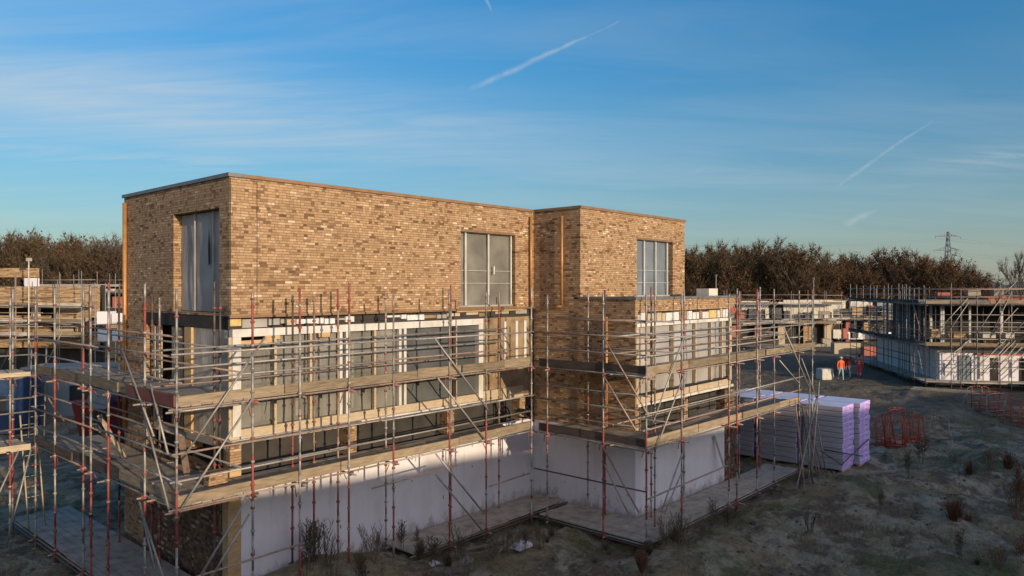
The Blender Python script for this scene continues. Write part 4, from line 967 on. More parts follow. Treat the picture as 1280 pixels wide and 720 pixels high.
# ------------------------------------------------------------------ people in high visibility clothing
def person(label, at, face, leg_m, top_m, hat, hair_m, arm=0.0, stride=0.18, h=1.78, stripes=True):
    t_ = thing('person', label, 'person', at, face)
    k = h / 1.78
    J = {'hip': (0, 0, .95), 'waist': (0, 0, 1.10), 'chest': (0, .01, 1.34), 'neck': (0, 0, 1.49), 'head': (0, -.015, 1.60), 'crown': (0, -.01, 1.71)}
    V = []; E = []; Rr = []
    def jv(p, r, par=None):
        V.append(tuple(c * k for c in p)); Rr.append(r * k)
        if par is not None: E.append((par, len(V) - 1))
        return len(V) - 1
    hip = jv(J['hip'], .135); wa = jv(J['waist'], .125, hip); ch = jv(J['chest'], .145, wa); nk = jv(J['neck'], .055, ch); hd = jv(J['head'], .088, nk); jv(J['crown'], .075, hd)
    for s in (-1, 1):
        st = stride * s
        a = jv((.09 * s, 0, .90), .092, hip); b_ = jv((.095 * s, -st * .5 - .02, .50), .062, a); c_ = jv((.10 * s, -st + .05 * (s < 0) + .02, .09), .045, b_); jv((.11 * s, -st - .14, .045), .04, c_)
        a = jv((.19 * s, .01, 1.41), .062, ch); b_ = jv((.25 * s, .03 + .05 * s, 1.13), .048, a)
        if arm and s > 0: c_ = jv((.24, -.22, 1.10), .036, b_); jv((.20, -.30, 1.12), .035, c_)
        else: c_ = jv((.25 * s, -.04 + .06 * s, .88), .034, b_); jv((.25 * s, -.07 + .06 * s, .79), .034, c_)
    me_ = bpy.data.meshes.new('body'); me_.from_pydata(V, E, []); o = bpy.data.objects.new('body', me_); COL.objects.link(o)
    sk = o.modifiers.new('skin', 'SKIN'); sk.use_smooth_shade = True
    for i, sv in enumerate(me_.skin_vertices[0].data): sv.radius = (Rr[i], Rr[i] * (.78 if i < 3 else 1)); sv.use_root = (i == 0)
    o.modifiers.new('sub', 'SUBSURF').levels = 2; o.modifiers['sub'].render_levels = 2
    dg = bpy.context.evaluated_depsgraph_get(); nm = bpy.data.meshes.new_from_object(o.evaluated_get(dg)); o.modifiers.clear(); o.data = nm; nm.name = 'body'
    nm.materials.clear()
    for m_ in (M['skin'], leg_m, top_m, M['black'], M['reflect']): nm.materials.append(m_)
    for p_ in nm.polygons:
        z_ = p_.center.z / k; x_ = abs(p_.center.x) / k
        if z_ < .10: i = 3
        elif z_ < .93 and x_ < .2: i = 1
        elif z_ > 1.47 or (x_ > .2 and z_ < .86): i = 0
        else: i = 2
        if i == 2 and stripes and (1.08 < z_ < 1.14 or 1.25 < z_ < 1.30): i = 4
        if i == 1 and stripes is True and leg_m == top_m and (.30 < z_ < .36): i = 4
        p_.material_index = i
    o.parent = t_
    # face, ears
    f = MB()
    for s in (-1, 1): f.obox((.033 * s * k, -.095 * k, 1.615 * k), (.012, 0, 0), (0, .006, 0), (0, 0, .007)); f.obox((.088 * s * k, 0, 1.60 * k), (.008, 0, 0), (0, .02, 0), (0, 0, .03))
    f.obox((0, -.105 * k, 1.585 * k), (.012, 0, 0), (0, .016, 0), (0, 0, .022)); f.obox((0, -.092 * k, 1.545 * k), (.024, 0, 0), (0, .006, 0), (0, 0, .006))
    f.build('face', M['skin_dark'], t_, local=True)
    if hat:
        hm = MB(); n = 12; rings = []
        for j in range(6):
            a = j / 5 * math.pi / 2; rings.append([(math.cos(a) * .118 * k * math.cos(2 * math.pi * i / n), -.01 + math.cos(a) * .135 * k * math.sin(2 * math.pi * i / n), (1.655 + .105 * math.sin(a)) * k) for i in range(n)])
        vs = [v for r_ in rings for v in r_]; hm.add(vs, [(j * n + i, j * n + (i + 1) % n, (j + 1) * n + (i + 1) % n, (j + 1) * n + i) for j in range(5) for i in range(n)])
        hm.obox((0, -.16 * k, 1.66 * k), (.08, 0, 0), (0, .05, 0), (0, 0, .006)); hm.build('helmet', hat, t_, True, local=True)
    else:
        hm = MB(); n = 12; rings = []
        for j in range(6):
            a = j / 5 * math.pi / 2; rings.append([(math.cos(a) * .100 * k * math.cos(2 * math.pi * i / n), .015 + math.cos(a) * .112 * k * math.sin(2 * math.pi * i / n), (1.615 + .12 * math.sin(a)) * k) for i in range(n)])
        vs = [v for r_ in rings for v in r_]; hm.add(vs, [(j * n + i, j * n + (i + 1) % n, (j + 1) * n + (i + 1) % n, (j + 1) * n + i) for j in range(5) for i in range(n)]); hm.build('hair', hair_m, t_, True, local=True)
    return t_
M['skin'] = mat('skin', (0.42, 0.25, 0.17), 0.6)[0]; M['skin_dark'] = mat('face_features', (0.20, 0.10, 0.07), 0.6)[0]
M['vest'] = noisy('orange_vest', (0.80, 0.13, 0.04), (0.90, 0.20, 0.07), 8, 0.7); M['vest_red'] = noisy('red_jacket', (0.62, 0.04, 0.03), (0.75, 0.08, 0.05), 8, 0.7)
M['jeans'] = noisy('pale_jeans', (0.22, 0.32, 0.36), (0.34, 0.44, 0.47), 8, 0.9); M['dark_red'] = noisy('dark_red_jacket', (0.12, 0.015, 0.015), (0.2, 0.03, 0.03), 8, 0.8)
M['reflect'] = mat('reflective_tape', (0.62, 0.60, 0.50), 0.35, 0.2)[0]; M['hair'] = mat('dark_hair', (0.02, 0.015, 0.012), 0.7)[0]; M['trouser'] = noisy('grey_trousers', (0.10, 0.11, 0.12), (0.16, 0.17, 0.18), 8, 0.9)
toward = math.atan2(-FW.y, -FW.x) + R(90)                       # faces the camera (body looks along -y)
def pat(px, d): q = WP(px, d); return (q.x, q.y, gz(q.x, q.y))
person('worker in white helmet, bright orange vest and pale jeans walking towards us', pat(1051, 54.2), toward, M['jeans'], M['vest'], M['white_paint'], None, stripes=False, h=1.82)
person('worker in white helmet and dark red jacket walking behind the orange vest', pat(1059, 55.6), toward + .2, M['trouser'], M['dark_red'], M['white_paint'], None, stripes=False, h=1.84)
person('dark haired worker in red high visibility suit with pale stripes', pat(1074, 55.8), toward + R(150), M['vest_red'], M['vest_red'], None, M['hair'], arm=1.0, stride=.12, h=1.80)
q = pat(1031, 55.0)
tag(MB().box(-.48, .48, -.4, .4, 0, .82).build('concrete_block', M['block']), 'square pale concrete block on the road left of the workers', 'block')
bpy.data.objects['concrete_block'].location = q; bpy.data.objects['concrete_block'].rotation_euler = (0, 0, ax_ + .2)
md = bpy.data.objects['concrete_block'].modifiers.new('bevel', 'BEVEL'); md.width = 0.04; md.segments = 2
tag(MB().box(-.5, .5, -.35, .35, 0, .5).box(-.42, .42, -.36, .36, .5, .62).build('tool_chest', M['container']), 'blue grey chest on the road between the workers', 'chest')
bpy.data.objects['tool_chest'].location = pat(1067, 58.5); bpy.data.objects['tool_chest'].rotation_euler = (0, 0, ax_)

# ------------------------------------------------------------------ buildings in the middle distance
def far_site(label, slabel, px0, px1, d, ztop_deck, blocks, bands, depth=8, levels=(3.6,), zt=6.5, rot=0.0, wallm='brick_far', sp=1.9):
    o_ = WP(px0, d, 0.5); rz = ax_ + rot; fr = loc_frame(o_, rz); L = (px1 - px0) / FPX * d
    b_ = thing('house', label, 'house', o_, rz)
    for (x0, x1, y0, y1, z0, z1, m_, nm) in bands:
        q = LocalMB(fr); q.bx(x0 * L, x1 * L, y0, y1, z0, z1); q.build(nm, M[m_], b_)
    s_ = thing('scaffold', slabel, 'scaffold', o_, rz)
    A = fr(0, 0); B = fr(L, 0); iv = fr(0, 1) - fr(0, 0)
    n = int(L / sp)
    run(s_, (A.x, A.y), (B.x, B.y), iv, 1.2, [i * L / n for i in range(n + 1)], [i * L / n + .6 for i in range(0, n, 2)], levels, 0.5, zt, far=True, base_z=0.45, transom=False, toe=('toe', 'deck_grey'))
    for i in range(0, n - 1, 2):
        a = fr(i * L / n, -.05, 0.7); c = fr((i + 1.2) * L / n, -.05, levels[0] - .1); tube_part(s_, 'brace', a, c, 'galv', .03, 4)
    return b_, s_, fr, L
H1 = far_site('low unfinished house behind the wing with pale block walls above a dark ground floor', 'long low scaffold in front of the pale block walls behind the wing', 905, 1052, 84, 3.6, None,
    [(0.02, .98, 1.4, 7, 0, 0.3, 'concrete', 'floor_slab'), (0.02, .98, 2.2, 2.4, .3, 3.0, 'dark', 'recess'), (0.0, 1, 1.3, 7.5, 3.0, 3.25, 'concrete', 'floor_slab'),
     (0.18, .42, 1.6, 1.9, 3.25, 5.3, 'block', 'block_wall'), (0.55, .98, 1.6, 1.9, 3.25, 5.4, 'block', 'block_wall'), (0.0, .18, 1.7, 2, 3.25, 5.9, 'net', 'brick_wall'), (0.42, .55, 1.8, 2, 3.25, 5.0, 'dark', 'recess'),
     (0.05, .16, 1.5, 1.7, 0.3, 3.0, 'net', 'pier'), (0.3, .36, 1.5, 1.7, .3, 3, 'net', 'pier'), (0.5, .56, 1.5, 1.7, .3, 3, 'timber_pale', 'pier'), (0.72, .8, 1.5, 1.7, .3, 3, 'brick_far', 'pier'), (0.9, .96, 1.5, 1.7, .3, 3, 'timber_pale', 'pier')],
    levels=(3.3, 5.5), zt=7.0)
H2 = far_site('second low unfinished house between the wing and the right house, pale blocks over brown piers', 'scaffold with dark diagonals between the workers and the right house', 1030, 1125, 92, 3.6, None,
    [(0.02, .98, 2.2, 2.4, 0, 3.1, 'dark', 'recess'), (0.0, 1, 1.3, 7.5, 3.1, 3.35, 'concrete', 'floor_slab'), (0.02, .36, 1.6, 1.9, 3.35, 5.2, 'block', 'block_wall'), (0.42, .72, 1.6, 1.9, 3.35, 5.1, 'block', 'block_wall'),
     (0.78, 1, 1.6, 1.9, 3.35, 5.0, 'container', 'covered_wall'), (0.1, .18, 1.5, 1.7, 0, 3.1, 'brick_far', 'pier'), (0.36, .42, 1.5, 1.7, 0, 3.1, 'net', 'pier'), (0.6, .66, 1.5, 1.7, 0, 3.1, 'brick_far', 'pier'), (.2, .95, 1.2, 1.3, 0.3, 1.2, 'foil', 'panel_row')],
    levels=(3.4,), zt=5.6)
for (b_, s_, fr, L), ztop in ((H1, 3.3), (H2, 3.4)):
    for k in range(16):
        x = random.uniform(.3, L - 1.2); zz = random.choice([ztop, ztop, .5]); h_ = random.uniform(.35, 1.3); y = random.uniform(.15, .5) if zz > 1 else random.uniform(-.3, .2)
        LocalMB(fr).bx(x, x + random.uniform(.4, 1.3), y, y + .55, zz + .02, zz + h_).build('deck_load' if zz > 1 else 'ground_load', M[random.choice(['tarp_dark', 'tarp_dark', 'brick_far', 'plank', 'block', 'net', 'dark'])], s_)
    for k in range(7): x = random.uniform(0, L - 2.4); z0 = random.choice([.6, ztop]); tube_part(s_, 'brace', fr(x, -.1, z0), fr(x + random.uniform(1.4, 2.4), -.1, z0 + random.uniform(1.8, 2.6)), 'galv', .03, 4)
q = WP(1060, 76, 0.5)
tag(LocalMB(loc_frame(q, ax_)).bx(-1.4, 1.3, 0, .9, 0, 1.1).build('crate', M['timber_pale']), 'wide timber crate standing behind the three workers', 'crate')
tag(LocalMB(loc_frame(WP(1100, 74, .5), ax_)).bx(-1.6, 1.8, 0, .8, 0, .9).build('pallet_load', M['net']), 'low dark red pallet load right of the timber crate', 'pallet load')
# left background houses
GL = [(0, 1, 1.5, 8, 0, .3, 'concrete', 'floor_slab')]
H3 = far_site('two storey unfinished house of tan brick and pale blocks beyond the left scaffold', 'dense scaffold in front of the tan brick house at far left', -60, 118, 47, 3.6, None,
    [(0, .98, 1.6, 1.9, 2.9, 4.0, 'brick_far', 'wall'), (0, .60, 1.6, 1.9, 4.0, 5.0, 'brick_far', 'wall'), (0.66, .98, 1.6, 1.9, 4.9, 6.9, 'brick_far', 'wall'), (0, .66, 1.6, 1.9, 5.5, 6.9, 'brick_far', 'wall'),
     (0, .98, 2.2, 2.4, .3, 7.0, 'dark', 'recess'), (0, .5, 1.62, 1.9, 7.5, 8.1, 'brick_far', 'wall'), (0.42, .53, 1.5, 1.6, 6.9, 7.45, 'white', 'panel'), (0.4, .96, 1.7, 4, 6.9, 7.05, 'concrete', 'roof'),
     (.66, .80, 1.55, 1.6, 3.95, 4.9, 'timber_pale', 'panel'), (.82, .86, 1.5, 1.6, 4.0, 4.9, 'timber', 'post'), (.9, .93, 1.5, 1.6, 4.0, 4.9, 'timber', 'post'), (.48, .54, 1.45, 1.6, 4.95, 5.5, 'white_paint', 'panel')],
    levels=(4.35, 5.2, 6.15), zt=8.2, rot=R(-8), sp=1.5)
H4 = far_site('low unfinished house with roof rails against the wood, left of the brick house', 'scaffold with open roof rails against the wood at left', 30, 190, 66, 3.6, None,
    [(0, 1, 2.2, 2.4, .3, 6.2, 'dark', 'recess'), (0, 1, 1.4, 7, 6.2, 6.45, 'concrete', 'roof'), (.1, .4, 1.6, 1.9, 5.2, 6.2, 'glass_dark', 'window_band'), (.46, .5, 1.5, 1.9, 5, 6.8, 'white', 'panel'), (0, 1, 1.6, 1.9, 2.2, 4.4, 'brick_far', 'wall'),
     (0.02, .08, 1.6, 1.9, 5, 6.2, 'white', 'panel'), (.62, .75, 1.5, 1.6, 5.0, 6.0, 'net', 'panel')], levels=(4.5, 7.0), zt=8.8, sp=1.6)
for i, (px, py) in enumerate(((128, 391), (137, 390), (147, 389), (133, 408), (146, 407))):
    pass
q = WP(137, 43, 0); bfr = loc_frame((q.x, q.y, 0), ax_)
pr = thing('loading_tower', 'narrow scaffold tower carrying white block packs, left of the brick house', 'scaffold tower', (q.x, q.y, 0), ax_)
for x in (-.85, 0, .85):
    for y in (0, 1.1): tube_part(pr, 'standard', bfr(x, y, 0), bfr(x, y, 7.6), 'galv', .03, 4)
for z_ in (2.2, 4.2, 5.2): LocalMB(bfr).bx(-1, 1, 0, 1.1, z_ - .05, z_).build('deck', M['plank'], pr)
for i, (x, z_) in enumerate(((-.45, 5.2), (.42, 5.2), (-.4, 4.2), (.45, 4.2))):
    o = LocalMB(bfr).bx(x - .36, x + .36, .1, .9, z_ + 0.005, z_ + .72 - .1 * (i % 2)).build('block_pack', M['foil' if i > 1 else 'white'])
    tag(o, f'{["left upper", "right upper", "left lower", "right lower"][i]} white block pack on the loading tower beside the brick house', 'block pack', 'white block packs on the loading tower')
# site cabins, red skip and drum behind the left decks
def cabin(label, px, d, w, h, m_, rot=0.0):
    q = WP(px, d, 0); fr = loc_frame((q.x, q.y, 0), ax_ + rot); c_ = thing('site_cabin', label, 'site cabin', (q.x, q.y, 0), ax_ + rot)
    LocalMB(fr).bx(-w / 2, w / 2, 0, 2.4, .15, h).build('body', M[m_], c_); LocalMB(fr).bx(-w / 2 - .05, w / 2 + .05, -.05, 2.45, h, h + .1).build('roof', M['concrete'], c_)
    LocalMB(fr).bx(-w / 2 + .3, -w / 2 + 1.2, -.03, -.003, .2, 2.2).build('door', M['coping_grey'], c_); LocalMB(fr).bx(0.2, w / 2 - .4, -.03, -.003, 1.1, 2.0).build('window', M['glass_dark'], c_)
    n = int(w / .35)
    LocalMB(fr).bx(-w / 2, w / 2, -.02, -.002, .15, .3).build('skid', M['coping_grey'], c_)
cabin('blue grey site cabin seen between the two left decks', 82, 40, 4.4, 2.9, 'container', .15)
cabin('dark blue site cabin at the left edge below the neighbouring deck', -22, 36, 3.0, 2.8, 'blue', .1)
q = WP(137, 34, 0); fr = loc_frame((q.x, q.y, 0), ax_ + .2)
sk = thing('skip', 'dark red waste skip behind the left decks', 'skip', (q.x, q.y, 0), ax_ + .2)
mb = LocalMB(fr); n = len(mb.v); mb.add([(-1.2, 0, .2), (1.2, 0, .2), (1.2, 1.6, .2), (-1.2, 1.6, .2), (-1.6, -.1, 2.1), (1.6, -.1, 2.1), (1.6, 1.7, 2.1), (-1.6, 1.7, 2.1)], [(0, 3, 2, 1), (0, 1, 5, 4), (1, 2, 6, 5), (2, 3, 7, 6), (3, 0, 4, 7)]); mb.v = [tuple(fr(*v)) for v in mb.v]
mb.build('body', M['dark_red'], sk); LocalMB(fr).bx(-1.65, 1.65, -.16, -.06, 2.05, 2.15).build('rim', M['red'], sk)
q = WP(124, 32.6, 0); dm = thing('cable_drum', 'blue drum with a pale rim standing in front of the dark red skip', 'drum', (q.x, q.y, 0), ax_)
c_ = q + Vector((0, 0, 2.35)); MB().tube(c_, c_ + FW * .55, .42, 20).build('core', M['blue'], dm, False); MB().tube(c_ - FW * .04, c_ - FW * .001, .5, 20).build('rim', M['container'], dm); MB().beam(q + Vector((0, 0, 0)), q + Vector((0, 0, 1.95)), .6, .6).build('stand', M['dark'], dm)
# light masts
for i, (px, d_, zt_) in enumerate(((36, 46, 9.0), (895, 70, 8.4), (1017, 75, 8.2))):
    q = WP(px, d_, 0.4); ms = thing('light_mast', ['tall grey mast with lamp heads above the left scaffold', 'short thin mast against the wood above the wing roof', 'thin mast behind the right end of the scaffold'][i], 'mast', (q.x, q.y, .4))
    MB().tube(q, Vector((q.x, q.y, zt_)), .06, 6, r2=.04).build('pole', M['galv'], ms); MB().obox((q.x, q.y, zt_ + .08), (.16 if i == 0 else .06, 0, 0), (0, .08, 0), (0, 0, .1)).build('lamp_head', M['concrete' if i == 0 else 'galv'], ms)

# ------------------------------------------------------------------ trees
def tree_meshes(h, spread, twigs, low=0.18, seed=0, leaf=600, tw=0.055):
    rr = random.Random(seed); nr = np.random.default_rng(seed)
    tr = MB(); segs = []
    z = 0; p = Vector((0, 0, 0)); r = h * 0.016; top = h * 0.55; pts = [(p.copy(), r)]
    for i in range(6):
        p = p + Vector((rr.uniform(-.12, .12), rr.uniform(-.12, .12), top / 6)); pts.append((p.copy(), r * (1 - .1 * (i + 1))))
    for (a, ra), (b_, rb_) in zip(pts[:-1], pts[1:]): tr.tube(a, b_, ra, 6, 0, rb_, cap=False)
    def limb(a, d, l, r, depth):
        q = a.copy(); n = 4
        for i in range(n):
            d = (d + Vector((rr.uniform(-.22, .22), rr.uniform(-.22, .22), rr.uniform(-.02, .22)))).normalized()
            e = q + d * l / n; tr.tube(q, e, r * (1 - i / n * .6), 4, 0, r * (1 - (i + 1) / n * .6), cap=False); segs.append((q.copy(), e.copy(), d.copy()))
            if depth < 2 and i > 0:
                for _ in range(2): 
                    az = rr.uniform(0, 6.28); limb(e, (d + Vector((math.cos(az), math.sin(az), rr.uniform(-.1, .6))) * .8).normalized(), l * rr.uniform(.35, .55), r * .45, depth + 1)
            q = e
    nl = 15
    for i in range(nl):
        f = low + (1 - low) * i / (nl - 1); zz = top * f; k = min(int(zz / top * 6), 5); a = pts[k][0].lerp(pts[k + 1][0], zz / top * 6 - k)
        az = i * 2.4 + rr.uniform(-.4, .4); up = .30 + 1.0 * f * f
        limb(a, Vector((math.cos(az), math.sin(az), up)).normalized(), h * spread * rr.uniform(.8, 1.15) * (.75 + .45 * math.sin(math.pi * min(1, .15 + f * .75))), h * .0075, 0)
    limb(pts[-1][0], Vector((.1, 0, 1)), h * .24, h * .007, 0); limb(pts[-2][0], Vector((-.3, .3, 1)), h * .26, h * .007, 0)
    S = np.array([[*a, *b_] for a, b_, _ in segs]); D = np.array([[*d] for _, _, d in segs])
    n = twigs; i = nr.integers(0, len(S), n); tt = nr.random((n, 1)); base = S[i, :3] * (1 - tt) + S[i, 3:] * tt
    dv = D[i] * .6 + nr.normal(0, .6, (n, 3)) + np.array([0, 0, .35]); dv /= np.linalg.norm(dv, axis=1, keepdims=True)
    ln = h * nr.uniform(.03, .085, (n, 1)); sd = np.cross(dv, nr.normal(0, 1, (n, 3))); sd /= np.linalg.norm(sd, axis=1, keepdims=True)
    w = nr.uniform(.5, 1.2, (n, 1)) * tw
    v = np.stack([base - sd * w / 2, base + sd * w / 2, base + dv * ln], 1).reshape(-1, 3)
    i = nr.integers(0, len(S), leaf); tt = nr.random((leaf, 1)); lb = S[i, :3] * (1 - tt) + S[i, 3:] * tt + nr.normal(0, h * .022, (leaf, 3))
    a = nr.normal(0, 1, (leaf, 3)); a /= np.linalg.norm(a, axis=1, keepdims=True); b2 = np.cross(a, nr.normal(0, 1, (leaf, 3))); b2 /= np.linalg.norm(b2, axis=1, keepdims=True); s = nr.uniform(.08, .2, (leaf, 1))
    v2 = np.stack([lb - a * s, lb + b2 * s * .7, lb + a * s, lb - b2 * s * .7], 1).reshape(-1, 3)
    verts = np.vstack([v, v2]); kz = h / np.percentile(verts[:, 2], 99.7); verts[:, 2] *= kz; tr.v = [(x_, y_, z_ * kz) for x_, y_, z_ in tr.v]; faces = [tuple(range(3 * k, 3 * k + 3)) for k in range(n)] + [tuple(3 * n + 4 * k + j for j in range(4)) for k in range(leaf)]
    me = bpy.data.meshes.new('crown'); me.from_pydata(verts.tolist(), [], faces); me.update()
    tm = bpy.data.meshes.new('trunk'); tm.from_pydata(tr.v, [], tr.f); tm.polygons.foreach_set('use_smooth', [True] * len(tr.f)); tm.update()
    return tm, me
KINDS = []
for i, (spread, tw_n, low, leaf) in enumerate(((.31, 3600, .10, 700), (.28, 3400, .14, 1100), (.34, 3400, .12, 350), (.27, 3200, .08, 1300), (.30, 2400, .2, 60))):
    tm, cm = tree_meshes(12.0, spread, tw_n, low, 11 + i, leaf)
    tm.materials.append(M['bark']); cm.materials.append(M['crown'] if i != 4 else M['crown_grey']); KINDS.append((tm, cm))
def tree(label, x, y, s, k, group, rz=None):
    t_ = thing('tree', label, 'tree', (x, y, gz(x, y) - .1), random.uniform(0, 6.28) if rz is None else rz, group); t_.scale = (s * random.uniform(.9, 1.15), s * random.uniform(.9, 1.15), s)
    for nm, me_ in zip(('trunk', 'crown'), KINDS[k]):
        o = bpy.data.objects.new(nm, me_); COL.objects.link(o); o.parent = t_
    return t_
KL = ['broad brown leafless tree in the wood', 'rust brown tree still holding some leaves in the wood', 'wide twiggy tree in the wood with open branches', 'narrow russet tree in the wood, thick with dead leaves', 'pale grey bare tree in the wood']
def topline(px):
    return float(np.interp(px, [-120, 0, 25, 60, 110, 156, 400, 700, 857, 905, 960, 1000, 1060, 1120, 1160, 1200, 1228, 1245], [292, 292, 290, 297, 299, 297, 300, 306, 309, 308, 306, 309, 318, 313, 318, 322, 330, 350]))
n_tree = 0
for row, (d0, step) in enumerate(((106, 22), (113, 20), (121, 19))):
    px = -70 + row * 8
    while px < 1240:
        px += step * random.uniform(.75, 1.25)
        if (180 < px < 835 and (row != 1 or random.random() < .15)) or px > 1216: continue      # one row only where the brick house hides the wood
        left = px < 400
        d_ = (d0 - (10 if left else 0)) + random.uniform(-2.5, 2.5)
        hgt = 7.3 - (topline(px) - 360) * d_ / FPX - .5
        s = hgt / 11.8 * random.uniform(.82, 1.06) * (0.96 if row == 0 else 1.0)
        k = random.choice([0, 1, 2, 3, 4, 4, 2] if left else [0, 0, 1, 1, 2, 3, 3])
        q = WP(px, d_)
        tree(f'{KL[k]} {"left of the brick house" if left else "right of the brick house"}', q.x, q.y, s, k, f'trees of the wood {"left" if left else "right"} of the brick house'); n_tree += 1
for px, d_, hh in ((1222, 118, 9.5), (1230, 121, 7.5), (1237, 124, 6)):
    q = WP(px, d_); tree('small tree at the low right hand end of the wood', q.x, q.y, hh / 12, 1, 'small trees ending the wood')
q = WP(1276, 92); tree('lone bare grey tree standing apart at the right edge', q.x, q.y, .96, 4, None, 1.0).scale = (.62, .62, .96)
# undergrowth that closes the foot of the wood
N = 52000; px = np.concatenate([rng.uniform(-90, 840, N // 4), rng.uniform(820, 1238, N - N // 4)]); dd_ = rng.uniform(104, 126, N) - np.where(px < 230, 9, 0)
r_ = (px - 640) / FPX * dd_; X = CAM.x + FW.x * dd_ + RT.x * r_; Y = CAM.y + FW.y * dd_ + RT.y * r_; Z = gh(X, Y) + rng.power(1.1, N) * np.where(px > 1225, 2.5, 5.6)
a = rng.normal(0, 1, (N, 3)); a[:, 2] = np.abs(a[:, 2]) + .3; a /= np.linalg.norm(a, axis=1, keepdims=True); b2 = np.cross(a, rng.normal(0, 1, (N, 3))); b2 /= np.linalg.norm(b2, axis=1, keepdims=True)
c0_ = np.stack([X, Y, Z], 1); ln = rng.uniform(.5, 1.4, (N, 1)); wv = rng.uniform(.06, .2, (N, 1))
v = np.stack([c0_ - b2 * wv, c0_ + b2 * wv, c0_ + a * ln], 1).reshape(-1, 3)
me = bpy.data.meshes.new('undergrowth'); me.vertices.add(3 * N); me.vertices.foreach_set('co', v.ravel()); me.loops.add(3 * N); me.loops.foreach_set('vertex_index', np.arange(3 * N))
me.polygons.add(N); me.polygons.foreach_set('loop_start', np.arange(0, 3 * N, 3)); me.polygons.foreach_set('loop_total', np.full(N, 3)); me.update(calc_edges=True); me.materials.append(M['crown'])
o = bpy.data.objects.new('undergrowth', me); COL.objects.link(o); tag(o, 'dark tangle of undergrowth filling the foot of the wood', 'undergrowth', kind='stuff')
# far low wooded rise on the horizon
mb = MB(); K = 60
for i in range(K):
    p0_, p1_ = 1100 + i * 6, 1106 + i * 6
    h0, h1 = (18 + 4 * math.sin(i * .9) + 2 * math.sin(i * 2.3)), (18 + 4 * math.sin(i * .9 + .9) + 2 * math.sin(i * 2.3 + 2.3))
    mb.add([WP(p0_, 1500, -2), WP(p1_, 1500, -2), WP(p1_, 1520, h1), WP(p0_, 1520, h0), WP(p1_, 1650, -2), WP(p0_, 1650, -2)], [(0, 1, 2, 3), (3, 2, 4, 5)])
o = mb.build('hills', noisy('distant_wooded_rise', (0.06, 0.075, 0.09), (0.09, 0.105, 0.12), .02, .95), smooth=True); tag(o, kind='structure')

# ------------------------------------------------------------------ pylon and its lines
def pylon(label, d_, px, zt):
    q = WP(px, d_, 0.4); t_ = thing('pylon', label, 'pylon', (q.x, q.y, .4), ax_ + R(12)); fr = loc_frame((q.x, q.y, 0.4), ax_ + R(12)); r = 0.32
    H = zt - .4
    wz = lambda z: np.interp(z, [0, H * .55, H], [3.6, 1.5, .35])
    mb = MB(); zs_ = list(np.linspace(0, H, 13))
    for s1 in (-1, 1):
        for s2 in (-1, 1): mb.path([fr(wz(z) * s1, wz(z) * s2, z) for z in zs_], r, 4)
    for a, b_ in zip(zs_[:-1], zs_[1:]):
        for s in (-1, 1):
            mb.tube(fr(-wz(a), wz(a) * s, a), fr(wz(b_), wz(b_) * s, b_), r * .6, 4); mb.tube(fr(wz(a), wz(a) * s, a), fr(-wz(b_), wz(b_) * s, b_), r * .6, 4)
            mb.tube(fr(wz(a) * s, -wz(a), a), fr(wz(b_) * s, wz(b_), b_), r * .6, 4)
    mb.build('mast', M['steel'], t_)
    ends = []
    for z, w in ((H * .93, 10.0), (H * .72, 11.0), (H * .535, 12.5)):
        m2 = MB()
        for s in (-1, 1):
            tip = fr(w * s, 0, z)
            for y in (-1, 1): m2.tube(fr(wz(z) * s, wz(z) * y, z), tip, r * 1.0, 4); m2.tube(fr(wz(z + 2) * s, wz(z + 2) * y, z + (2.2 if z < H * .9 else 1.6)), tip, r * .8, 4)
            for k in (.3, .55, .8): m2.tube(fr(wz(z) * s + (w - wz(z)) * k * s, 0, z), fr(wz(z) * s + (w - wz(z)) * (k - .12) * s, 0, z + 2 * (1 - k)), r * .6, 4)
            ends.append(fr(w * s, 0, z - 1.6)); m2.tube(tip, fr(w * s, 0, z - 1.6), .12, 4)
        m2.build('cross_arm', M['steel'], t_)
    return ends
e1 = pylon('tall lattice power pylon rising above the wood at right', 500, 1185, 45.5)
lab = ['upper left', 'upper right', 'middle left', 'middle right', 'lower left', 'lower right']
along = Vector((RT.x, RT.y, 0)) * math.cos(R(14)) + Vector((FW.x, FW.y, 0)) * math.sin(R(14))
for i, p in enumerate(e1):
    for sgn in (1, -1):
        pts = []
        for k in range(19):
            s = k / 18; q = p + along * (sgn * 330 * s); q.z = p.z - 7.5 * 4 * s * (1 - s); pts.append(q)
        o = MB().path(pts, .08, 4).build('power_line', M['steel']); tag(o, f'{lab[i]} power line sagging away to the {"right" if sgn > 0 else "left"} of the pylon', 'power line', 'power lines strung from the pylon')

# ------------------------------------------------------------------ unseen terrace added behind the camera to cast the shade over the site
dx_, dy_ = math.cos(R(-20)), math.sin(R(-20)); TW = 12.0; T0 = Vector((-5.8, -41.6, 0)) - Vector((dx_, dy_, 0)) * 42
tr_m = None
for i in range(13):
    p = T0 + Vector((dx_, dy_, 0)) * (TW * i); hh = 10.62 + (0.12 * ((i * 7) % 3) - .12)
    fr = loc_frame(p, R(-20)); b_ = thing('shade_terrace_house', f'unseen flat roofed brick terrace house added to shade the site', 'house', p, R(-20), 'unseen terrace houses added to shade the site')
    LocalMB(fr).bx(0.02, TW - .02, -9, 0, -.2, hh).build('wall', M['brick_dark'], b_); LocalMB(fr).bx(-.05, TW + .03, -9.05, .06, hh, hh + .12).build('roof', M['coping'], b_)
    for z0 in (.9, 3.8, 6.7):
        for x0 in (1.5, 5.0, 8.6): LocalMB(fr).bx(x0, x0 + 1.8, .004, .03, z0, z0 + 1.7).build('window', M['glass_dark'], b_)

